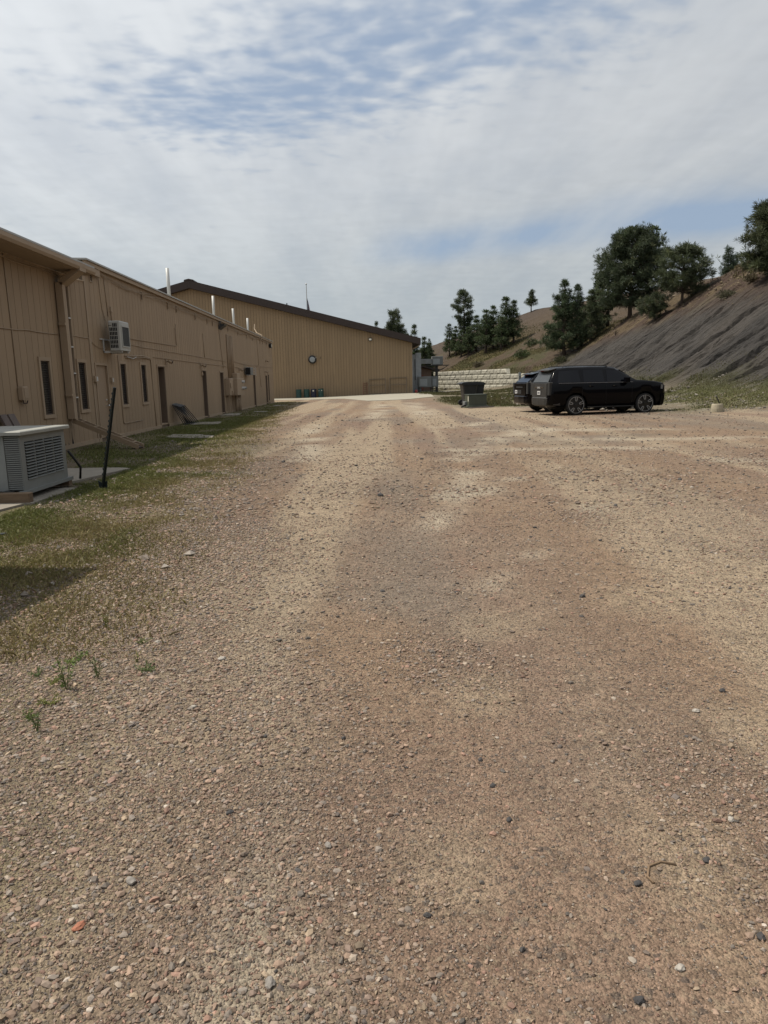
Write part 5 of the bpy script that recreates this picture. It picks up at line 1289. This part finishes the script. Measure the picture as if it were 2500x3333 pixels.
# ================================================================== TREES
def unit(v): return v / (np.linalg.norm(v, axis=-1, keepdims=True) + 1e-9)
def needle_mesh(r, C, D, S, cols, K=9, width=.16, spread=1.0):
    """bursts of K pointed leaves at the points C, leaning along D, of length S"""
    n = len(C)
    d = unit(D[:, None, :] * .75 + spread * r.normal(0, .62, (n, K, 3)))
    p = unit(np.cross(d, r.normal(0, 1, (n, K, 3))))
    L = (S[:, None] * r.uniform(.65, 1.1, (n, K)))[..., None]
    base = C[:, None, :] + d * L * .05
    mid = base + d * L * .55
    V = np.stack([base, mid + p * L * width, base + d * L, mid - p * L * width], 2).reshape(-1, 3)
    F = np.arange(n * K * 4).reshape(-1, 4)
    c = np.repeat(np.repeat(cols, K, 0) * r.uniform(.75, 1.25, (n * K, 1)), 4, 0)
    return V, F, c
def pine_meshes(seed, H, Rm, cb=.15, shape='cone', whorls=None, dens=1.0, csize=.34, hue=(.040, .058, .024), lean=0.0, tips=1.0):
    r = np.random.default_rng(seed); tb = B()
    zs = np.linspace(0, H * .97, 9); wob = np.cumsum(r.normal(0, .03 * H / 9, (9, 2)), 0); wob[0] = 0
    tx = lambda z: np.interp(z, zs, wob[:, 0]) + lean * z; ty = lambda z: np.interp(z, zs, wob[:, 1])
    r0 = .028 * H ** .9 + .02
    tb.tube([(tx(z), ty(z), z - (.3 if i == 0 else 0)) for i, z in enumerate(zs)], [r0 * (1.25 if i == 0 else 1 - .9 * z / H) for i, z in enumerate(zs)], 8)
    C, D, S = [], [], []
    nw = whorls or int(H * (1 - cb) / .40)
    for w in range(nw):
        f = (w + r.uniform(0, .8)) / nw; z = H * (cb + (1 - cb) * f * .97)
        if shape == 'cone': prof = (1 - f) ** .95 * (.78 + .22 * (w % 2)) + .05
        elif shape == 'round': prof = max(.10, math.sin(math.pi * min(1, f * .80 + .22)) ** .7)
        elif shape == 'open': prof = .35 + .65 * math.sin(math.pi * min(1, f * .95 + .05)) * (r.random() * .6 + .4)
        else: prof = 1
        nb = int(r.integers(3, 6))
        a0 = r.uniform(0, 6.28)
        for b_ in range(nb):
            if shape == 'open' and r.random() < .38: continue
            a = a0 + b_ * 6.283 / nb + r.normal(0, .3); L = Rm * prof * r.uniform(.62, 1.12)
            if L < .12: L = .12
            rise = r.uniform(-.12, .28) + .35 * f
            p0 = np.array([tx(z), ty(z), z]); dv = np.array([math.cos(a), math.sin(a), rise])
            q = [p0 + dv * L * t + np.array([0, 0, .10 * L * t * t]) for t in (0, .4, .75, 1)]
            tb.tube(q, [.035 * L ** .7 + .008, .026 * L ** .7 + .006, .012, .006], 4, False)
            nc = max(4, int(L * 13 * dens))
            t = r.uniform(.28 if L > .8 else .05, 1.04, nc) ** .8
            P = np.array([p0 + dv * L * tt + np.array([0, 0, .10 * L * tt * tt]) for tt in t])
            sp = .075 * L + .07
            P += r.normal(0, 1, P.shape) * sp * np.array([1, 1, .6])
            out = unit(np.array([[math.cos(a), math.sin(a), .55]]) + r.normal(0, .35, (nc, 3)))
            C.append(P); D.append(out); S.append(csize * r.uniform(.7, 1.25, nc))
    nt_ = 6; C.append(np.array([[tx(H), ty(H), H * .96]]) + r.normal(0, .08, (nt_, 3))); D.append(unit(np.array([[0, 0, 1.]]) + r.normal(0, .3, (nt_, 3)))); S.append(np.full(nt_, csize))
    C, D, S = map(np.concatenate, (C, D, S))
    cl = np.array(hue)[None] * 1.3 * (r.uniform(.6, 1.35, (len(C), 1)) * (.8 + .5 * fbm(C[:, 0] * 1.2 + C[:, 1], C[:, 2] * 1.2, 2, seed % 50))[:, None])
    cl = cl + (r.random((len(C), 1)) < .10) * np.array([[.035, .028, .006]])
    V, F, c = needle_mesh(r, C, D, S, cl, 16, .05)
    tm = raw_mesh('trunk', tb.v, tb.f, BARK, smooth=True)
    return tm, raw_mesh('crown', V, F, NEEDLE, c)
def leaf_tree_meshes(seed, H, Rm, hue=(.060, .085, .035)):
    r = np.random.default_rng(seed); tb = B(); C, D, S = [], [], []
    tb.tube([(0, 0, -.3), (.05, 0, H * .3), (-.05, .05, H * .6), (0, 0, H * .85)], [.05 * H * .6, .03 * H * .6, .018 * H * .6, .02], 7)
    for k in range(26):
        f = r.uniform(.28, .95); a = r.uniform(0, 6.28); L = Rm * math.sin(math.pi * min(1, f * .75 + .2)) * r.uniform(.6, 1.05)
        p0 = np.array([0, 0, H * f * .75]); e_ = np.array([math.cos(a) * L, math.sin(a) * L, H * f])
        q = [p0, p0 * .5 + e_ * .5 + np.array([0, 0, .1]), e_]; tb.tube(q, [.05, .03, .01], 4, False)
        for j in range(7):
            a2 = r.uniform(0, 6.28); e2 = e_ + np.array([math.cos(a2), math.sin(a2), r.uniform(-.3, .7)]) * Rm * r.uniform(.1, .33)
            n = 9; t = r.uniform(0, 1, n)[:, None]
            P = e_ * (1 - t) + e2 * t + r.normal(0, .10, (n, 3)); C.append(P); D.append(unit((e2 - e_)[None] + r.normal(0, .5, (n, 3)) * np.linalg.norm(e2 - e_))); S.append(r.uniform(.18, .34, n))
    C, D, S = map(np.concatenate, (C, D, S))
    cl = np.array(hue)[None] * r.uniform(.65, 1.3, (len(C), 1))
    V, F, c = needle_mesh(r, C, D, S, cl, 7, .22)
    return raw_mesh('trunk', tb.v, tb.f, BARK, smooth=True), raw_mesh('crown', V, F, LEAF, c)
def plant_tree(name, ms, x, y, label, cat='tree', group=None, rz=0, sc=1.0, dz=-.05):
    t = thing(name, label, cat, (x, y, float(terrain_h(x, y)) + dz), rz, group); t.scale = (sc, sc, sc)
    link(bpy.data.objects.new('trunk', ms[0]), t); link(bpy.data.objects.new('crown', ms[1]), t); return t
GF = 'pines on the far slope'
far = [pine_meshes(500 + i, 5.3, 1.45, .16, 'cone', None, 1.25, .36) for i in range(4)]
FT = [('T1', 12.94, 110.1, 4.9, 0, 1.0, 'leftmost young pine of the grove on the far slope'), ('T2', 13.7, 108.4, 4.3, 1, 1.1, 'thin young pine second from the left in the grove'),
      ('T4', 15.31, 106.4, 4.7, 2, 1.1, 'young pine at the foot of the tall ponderosa'), ('T4b', 14.9, 103.5, 4.0, 3, 1.2, 'small dark pine in front of the tall ponderosa'), ('T5', 16.7, 99.3, 5.7, 3, 1.15, 'dense dark pine in the middle of the grove'),
      ('T5b', 17.1, 101.5, 5.0, 0, 1.1, 'pine half hidden behind the dense middle pine'), ('T6', 17.8, 100.0, 5.8, 1, 1.1, 'pine standing left of the tallest grove pine'), ('T7', 19.04, 97.9, 6.5, 2, 1.15, 'tallest broad pine of the grove, second from its right end'),
      ('T8', 20.18, 97.8, 5.7, 0, 1.05, 'rightmost pine of the grove on the far slope'), ('T7b', 18.3, 96.6, 4.4, 3, 1.1, 'short pine before the tallest grove pine'),
      ('T9', 16.2, 104.5, 5.0, 1, 1.25, 'pine right behind the tall ponderosa trunk'), ('T10', 14.1, 105.5, 3.8, 2, 1.2, 'bushy little pine left of the ponderosa trunk')]
for i, (k, x, y, h, v, fat, lab) in enumerate(FT):
    t = plant_tree('pine_tree', far[v], x, y, lab, 'pine tree', GF, i * 1.3); t.scale = (h / 5.3 * fat, h / 5.3 * fat, h / 5.3)
plant_tree('ponderosa_pine', pine_meshes(520, 9.0, 1.75, .34, 'open', 30, 1.5, .38, (.045, .058, .028)), 14.73, 107.1, 'tall open ponderosa pine rising above the grove', 'pine tree', GF)
plant_tree('pine_tree', pine_meshes(521, 3.5, 1.15, .30, 'cone', 11, 1.3, .34, (.045, .06, .028), .03), 27.6, 120.0, 'lone little pine on the far skyline', 'pine tree', GF, 0, 1.0)
plant_tree('pine_tree', pine_meshes(522, 7.9, 2.7, .06, 'cone', None, 1.5, .40, (.038, .056, .026)), 21.6, 78.0, 'large dark pine at the left end of the shale bank', 'pine tree', 'pines on the bank')
plant_tree('pine_tree', pine_meshes(529, 6.4, 1.7, .12, 'cone', None, 1.4, .38, (.036, .052, .026)), 23.6, 80.5, 'dark pine tucked behind the large pine at the left', 'pine tree', 'pines on the bank')
plant_tree('pine_tree', pine_meshes(523, 5.4, 1.9, .06, 'cone', None, 1.4, .36, (.050, .064, .032)), 24.15, 77.0, 'greyish pine between the two largest trees of the bank', 'pine tree', 'pines on the bank')
plant_tree('pine_tree', pine_meshes(530, 5.6, 2.0, .06, 'cone', None, 1.3, .36, (.036, .056, .026)), 26.2, 81.5, 'dark pine behind the greyish one, left of the broad pine', 'pine tree', 'pines on the bank')
plant_tree('pine_tree', pine_meshes(524, 8.8, 3.5, .13, 'round', 28, 1.5, .42, (.038, .052, .026)), 27.3, 74.5, 'broad round-topped pine, largest tree on the bank', 'pine tree', 'pines on the bank')
plant_tree('elm_tree', leaf_tree_meshes(525, 9.3, 2.3), 31.0, 79.5, 'leafy green tree rising behind the broad pine', 'tree')
plant_tree('elm_tree', leaf_tree_meshes(526, 7.2, 1.9, (.085, .11, .055)), 27.2, 81.0, 'paler leafy tree left of the broad pine', 'tree')
plant_tree('pine_tree', pine_meshes(527, 5.0, 2.3, .20, 'round', 16, 1.25, .38, (.044, .056, .026)), 27.7, 63.3, 'middle-sized pine on the bank right of the broad one', 'pine tree', 'pines on the bank')
plant_tree('pine_tree', pine_meshes(531, 2.4, 1.25, .10, 'round', 9, 1.3, .34, (.042, .054, .026)), 25.9, 64.6, 'low bushy pine beside the middle-sized one', 'pine tree', 'pines on the bank')
jun = pine_meshes(528, 2.6, .95, .05, 'cone', 10, 1.8, .28, (.034, .050, .028))
plant_tree('juniper_tree', jun, 33.2, 66.5, 'small juniper on the crest behind the middle-sized pine', 'juniper', None, 0, 1.0)
plant_tree('juniper_tree', jun, 34.6, 68.0, 'smallest juniper on the crest, right of the other', 'juniper', None, 2.0, .9)
plant_tree('pine_tree', pine_meshes(532, 6.0, 2.7, .05, 'round', 24, 2.3, .42, (.046, .056, .026)), 29.5, 50.9, 'big pine cut off by the right edge of the picture', 'pine tree', 'pines on the bank', 0, 1.0, -.7)
# behind the gabled building
bb = [pine_meshes(540, 9.0, 2.1, .30, 'open', 22, 1.7, .42, (.046, .058, .028)), pine_meshes(541, 7.5, 1.7, .12, 'cone', None, 1.3, .40)]
for (x, y, ztop, k, s, lab) in ((4.6, 114, 12.3, 0, 1, 'open pine whose top shows over the brown roof'), (2.1, 120, 11.2, 1, .85, 'small pine tip left of the open pine over the roof'), (7.4, 107, 9.6, 1, 1, 'pine just beyond the right eave of the brown roof'),
                                (8.5, 103, 7.6, 1, .95, 'lower dark pine behind the duct riser'), (9.6, 108, 6.9, 1, .8, 'short pine left of the grove, beyond the raised cooler'), (6.6, 111, 8.6, 1, .9, 'pine half hidden by the right eave of the brown roof'), (10.6, 118, 8.2, 1, .5, 'tiny pine on the skyline right of the duct riser')):
    zb_ = float(terrain_h(x, y)) - .1; t = plant_tree('pine_tree', bb[k], x, y, lab, 'pine tree', 'pines behind the gabled building', x, s)
    t.location.z = zb_; t.scale = (s, s, max(.3, (ztop - zb_) / (9.0 if k == 0 else 7.5)))
# shrubs and dead saplings on the hill
def shrub(seed, R_, H_, hue, x, y, label, dead=False, K=9):
    r = np.random.default_rng(seed); t = thing('shrub' if not dead else 'dead_sapling', label, 'shrub' if not dead else 'sapling', (x, y, float(terrain_h(x, y)) - .03), 0, 'shrubs on the hillside')
    tb = B()
    for k in range(9 if not dead else 12):
        a = r.uniform(0, 6.28); L = r.uniform(.5, 1)
        if dead: p = [(0, 0, H_ * r.uniform(.1, .7)), (math.cos(a) * R_ * L * .6, math.sin(a) * R_ * L * .6, H_ * r.uniform(.5, .9)), (math.cos(a) * R_ * L, math.sin(a) * R_ * L, H_ * r.uniform(.6, 1.05))]
        else: p = [(0, 0, -.1), (math.cos(a) * R_ * L * .5, math.sin(a) * R_ * L * .5, H_ * .4), (math.cos(a) * R_ * L, math.sin(a) * R_ * L, H_ * .75)]
        tb.tube(p, [.03, .018, .008], 4, False)
    if dead: tb.tube([(0, 0, -.1), (.05, 0, H_ * .5), (.02, .03, H_)], [.05, .03, .01], 5)
    tb.build('stem', BARK, t, world=False)
    if not dead:
        n = int(170 * max(R_, .5)); P = r.normal(0, 1, (n, 3)); P = unit(P) * r.uniform(.3, 1, (n, 1)); P[:, 2] = np.abs(P[:, 2]); P *= np.array([R_, R_, H_])
        cl = np.array(hue)[None] * r.uniform(.6, 1.35, (n, 1)); V_, F_, c_ = needle_mesh(r, P, unit(P + np.array([[0, 0, .3]])), r.uniform(.16, .32, n), cl, K, .10)
        link(bpy.data.objects.new('foliage', raw_mesh('foliage', V_, F_, LEAF, c_)), t)
shrub(601, 1.1, .95, (.055, .080, .025), 18.9, 86.2, 'bright green shrub on the slope above the block wall')
shrub(602, .8, .6, (.10, .085, .05), 14.6, 92.5, 'brownish shrub above the middle of the block wall')
shrub(603, 1.0, .9, (.06, .075, .03), 21.0, 90.5, 'green shrub higher up left of the large pine')
shrub(604, .9, .55, (.105, .10, .06), 27.2, 54.0, 'grey-green sage shrub in the yellow rubble of the bank')
shrub(605, .55, .4, (.12, .10, .06), 28.4, 53.2, 'dry little shrub right of the sage shrub')
shrub(606, .8, .5, (.15, .12, .065), 31.0, 59.0, 'tawny grass shrub on the crest left of the dead sapling')
shrub(607, .5, 1.4, (0, 0, 0), 30.4, 57.0, 'bare dead sapling below the crest', True)
shrub(608, .7, .6, (.07, .075, .035), 20.6, 75.6, 'low green shrub at the base of the large pine')
shrub(609, .6, .7, (0, 0, 0), 24.5, 70.5, 'dead brush on the edge of the shale', True)

# ================================================================== GRASS
def blades(x, y, h, w, cols, r, lean=.45, zf=terrain_h):
    n = len(x); z = zf(x, y) - .005; a = r.uniform(0, 6.283, n); b = r.uniform(0, 6.283, n); l = np.abs(r.normal(0, lean, n)) * h
    bx_, by_ = np.cos(a) * w, np.sin(a) * w; tx_, ty_ = np.cos(b) * l, np.sin(b) * l
    V = np.stack([np.stack([x - bx_, y - by_, z], -1), np.stack([x + bx_, y + by_, z], -1), np.stack([x + bx_ * .7 + tx_ * .35, y + by_ * .7 + ty_ * .35, z + h * .6], -1),
                  np.stack([x + tx_, y + ty_, z + h], -1), np.stack([x - bx_ * .7 + tx_ * .35, y - by_ * .7 + ty_ * .35, z + h * .6], -1)], 1).reshape(-1, 3)
    F = np.arange(n * 5).reshape(-1, 5); return V, F, np.repeat(cols, 5, 0)
GREEN = np.array((.115, .135, .034)); DRY = np.array((.24, .195, .088)); RED = np.array((.16, .10, .055)); OLIVE = np.array((.165, .155, .05))
def grass(name, label, n, xr, yr, dens, hgt, wid, dry, seed, lean=.5, mul=1.0):
    r = np.random.default_rng(seed); x = r.uniform(*xr, n); y = r.uniform(*yr, n); k = r.random(n) < dens(x, y); x, y = x[k], y[k]
    f = np.clip(dry(x, y) + r.normal(0, .18, len(x)), 0, 1)[:, None]
    c = np.where(f < .5, GREEN + (OLIVE - GREEN) * f * 2, OLIVE + (DRY - OLIVE) * (f - .5) * 2) * r.uniform(.6, 1.3, (len(x), 1))
    c = np.where((r.random(len(x)) < .08)[:, None] & (f > .35), RED * r.uniform(.7, 1.2, (len(x), 1)), c)
    c = c * mul
    h = hgt * np.exp(r.normal(0, .35, len(x))); V, F, cc = blades(x, y, h, wid * r.uniform(.6, 1.3, len(x)), c, r, lean)
    stuff(name, V, F, GRASSM, label, 'grass', cc)
vedge = lambda y: np.interp(y, [0, 4, 6, 9, 20, 30, 55, 60], [-1.3, -1.5, -1.45, -1.7, -2.8, -3.5, -4.8, -5.4])
def vden(x, y):
    d = x - vedge(y); lush = sstep(.30, .66, fbm(x * 1.5, y * 1.1, 4, 201))
    core = sstep(.3, -1.6, d + .9 * (fbm(x * .9, y * .6, 3, 203) - .5)); pad = ((x < -4.3) & (y > 8.4) & (y < 11.2) & ~((x > -4.42))) | ((x < -4.4) & (y > 11.3) & (y < 13.3) & (x < -4.35))
    return core * (.16 + .84 * lush) * (~pad) * sstep(-7.45, -7.2, x) * (.35 + .65 * sstep(-7.3, -5.2, x) + .0 * y)
vdry = lambda x, y: .12 + .95 * sstep(-4.2, -2.4, x - .10 * np.maximum(y - 10, 0) * -.6) * sstep(.25, .6, fbm(x * .8, y * .6, 2, 205) + .18) - .0 * y
grass('verge_grass', 'green and straw coloured grass of the near verge', 380000, (-5.6, -.9), (3.8, 14.5), vden, .026, .0045, vdry, 11, 1.0)
grass('verge_grass', 'grass of the verge running along the long building', 170000, (-7.4, -2.2), (14.5, 34), vden, .032, .008, vdry, 12, .9)
grass('verge_grass', 'grass at the far end of the shaded verge', 26000, (-7.4, -3.0), (34, 60), vden, .045, .014, vdry, 13)
rden = lambda x, y: sstep(.40, .58, fbm(x / 2.5, y / 4, 4, 87)) * np.maximum(sstep(11.2, 13.0, x + .9 * (fbm(x, y, 3, 85) - .5)) * sstep(26.5, 30, y + (x - 11) * .25), np.maximum(sstep(4.9, 6.2, x) * sstep(38.5, 41, y), sstep(8.6, 10, x) * sstep(33.3, 35, y))) * np.where(base_h(x, y) > 1.5, .25, 1)
grass('bank_grass', 'short olive grass along the foot of the shale bank', 60000, (8.5, 21), (26, 45), rden, .04, .013, lambda x, y: .50 + .8 * (fbm(x, y, 2, 207) - .5), 14, .6, .5)
grass('lawn_grass', 'rough grass between the bins and the block wall', 60000, (4.5, 20), (38.5, 80), rden, .09, .022, lambda x, y: .40 + .9 * (fbm(x / 2, y / 2, 2, 209) - .5), 15, .6, .5)
fden = lambda x, y: (base_h(x, y) > 2.6) * sstep(.40, .56, fbm(x / 4, y / 4, 4, 96)) * sstep(10, 5, base_h(x, y)) * sstep(72, 78, y)
grass('slope_grass', 'yellowish grass on the far slope', 60000, (8, 30), (74, 112), fden, .11, .035, lambda x, y: .62 + .9 * (fbm(x / 3, y / 3, 2, 211) - .5), 16, .6, .5)
grass('crest_grass', 'dry grass along the crest of the bank', 16000, (24, 40), (46, 74), lambda x, y: sstep(.52, .62, fbm(x / 2, y / 2, 3, 213)) * sstep(8.3, 9.8, base_h(x, y)), .22, .035, lambda x, y: .9 + 0 * x, 17, .6, .5)

# weeds standing singly in the gravel
def weed(x, y, s, hue, label, seed, flat=False):
    r = np.random.default_rng(seed); t = thing('weed', label, 'weed', (x, y, float(terrain_h(x, y))), 0, 'weeds growing in the gravel')
    tb = B(); P, D, S = [], [], []
    for k in range(6 if flat else 3):
        a = r.uniform(0, 6.28); o = s * (.75 if flat else .22); hh = s * (.35 if flat else r.uniform(.7, 1.1))
        p = [np.array((0, 0, -.005)), np.array((math.cos(a) * o * .5, math.sin(a) * o * .5, hh * .6)), np.array((math.cos(a) * o, math.sin(a) * o, hh))]
        tb.tube([tuple(q) for q in p], [.0022, .0018, .001], 4, False)
        for f in np.linspace(.15, 1, 9):
            q = p[0] * (1 - f) ** 2 + 2 * f * (1 - f) * p[1] + f * f * p[2]; P.append(q); D.append((math.cos(a + r.normal(0, 1.4)), math.sin(a + r.normal(0, 1.4)), .5)); S.append(s * .22 * r.uniform(.7, 1.2))
    tb.build('stem', LEAF if False else GREENSTEM, t, world=False)
    P = np.array(P); D = unit(np.array(D, float)); S = np.array(S); cl = np.array(hue)[None] * r.uniform(.7, 1.3, (len(P), 1))
    V_, F_, c_ = needle_mesh(r, P, D, S, cl, 4, .13); link(bpy.data.objects.new('leaves', raw_mesh('leaves', V_, F_, LEAF, c_)), t)
GREENSTEM = mat('weed_stem', (.09, .10, .03), .7, .1)
WEEDS = [(-1.64, 3.78, .075, 1, 'spreading bright weed, largest of the foreground weeds'), (-1.21, 3.62, .07, 1, 'dark compact weed standing apart to the right in the gravel'), (-1.66, 3.5, .05, 1, 'yellowish low weed near the left edge'), (-1.55, 3.42, .12, 0, 'tall upright weed in the left gravel'),
         (-1.44, 3.55, .08, 0, 'slim upright weed right of the tall one'), (-1.56, 3.26, .06, 1, 'leafy weed just below the tall upright one'), (-1.60, 3.10, .055, 1, 'low round weed near the left edge, below the leafy one'), (-1.50, 2.98, .07, 0, 'lowest upright weed at the left edge'),
         (-1.68, 4.35, .06, 0, 'weed at the top of the foreground group'), (-1.35, 4.05, .045, 1, 'small flat weed between gravel and verge'), (-1.78, 3.62, .05, 1, 'tiny weed touching the left edge'), (-1.3, 3.75, .04, 0, 'tiny weed left of the dark compact one')]
for i, (x, y, s, fl, lab) in enumerate(WEEDS): weed(x, y, s * 1.25, [(.13, .18, .045), (.10, .14, .05), (.19, .20, .045)][i % 3 if i != 1 else 1], lab, 700 + i, bool(fl))

# stones that stand out one by one, a twig and a dark clod
def stone(x, y, r_, colr, label, seed, fl=.6):
    r = np.random.default_rng(seed); tv, tf = ICO
    # one subdivision for a rounder broken shape
    V = [tuple(p) for p in tv]; F = []; mid = {}
    def m_(a, b):
        k = (min(a, b), max(a, b))
        if k not in mid:
            q = (np.array(V[a]) + np.array(V[b])) / 2; mid[k] = len(V); V.append(tuple(q / np.linalg.norm(q) * .97))
        return mid[k]
    for a, b, c in tf:
        ab, bc, ca = m_(a, b), m_(b, c), m_(c, a); F += [(a, ab, ca), (ab, b, bc), (ca, bc, c), (ab, bc, ca)]
    P = np.array(V) * .72 * r.uniform(.8, 1.12, (len(V), 1)) * np.array([[1.25, .85, fl]]) * r_
    a = r.uniform(0, 6.28); P = P @ np.array([[math.cos(a), math.sin(a), 0], [-math.sin(a), math.cos(a), 0], [0, 0, 1]])
    me = raw_mesh('stone', P, np.array(F), PLAINCOL, np.repeat(np.array([colr]), len(P), 0) * r.uniform(.85, 1.1, (len(P), 1)))
    o = link(bpy.data.objects.new('stone', me)); o.location = (x, y, float(terrain_h(x, y)) + r_ * fl * .45)
    tag(o, label, 'stone', 'larger stones lying on the gravel')
WH, DK, PK, OR, GY = (.34, .31, .27), (.045, .042, .042), (.27, .175, .135), (.30, .12, .07), (.21, .19, .17)
for i, s_ in enumerate(STONES): stone(*s_[:3], {'W': WH, 'D': DK, 'P': PK, 'O': OR, 'G': GY}[s_[3]], s_[4], 800 + i, .45 if s_[3] in 'PO' else .62)
tag(B().tube(TWIG, .0045, 5).build('dry_twig', WOOD, smooth=True), 'thin curved dry twig lying on the sandy gravel', 'twig')
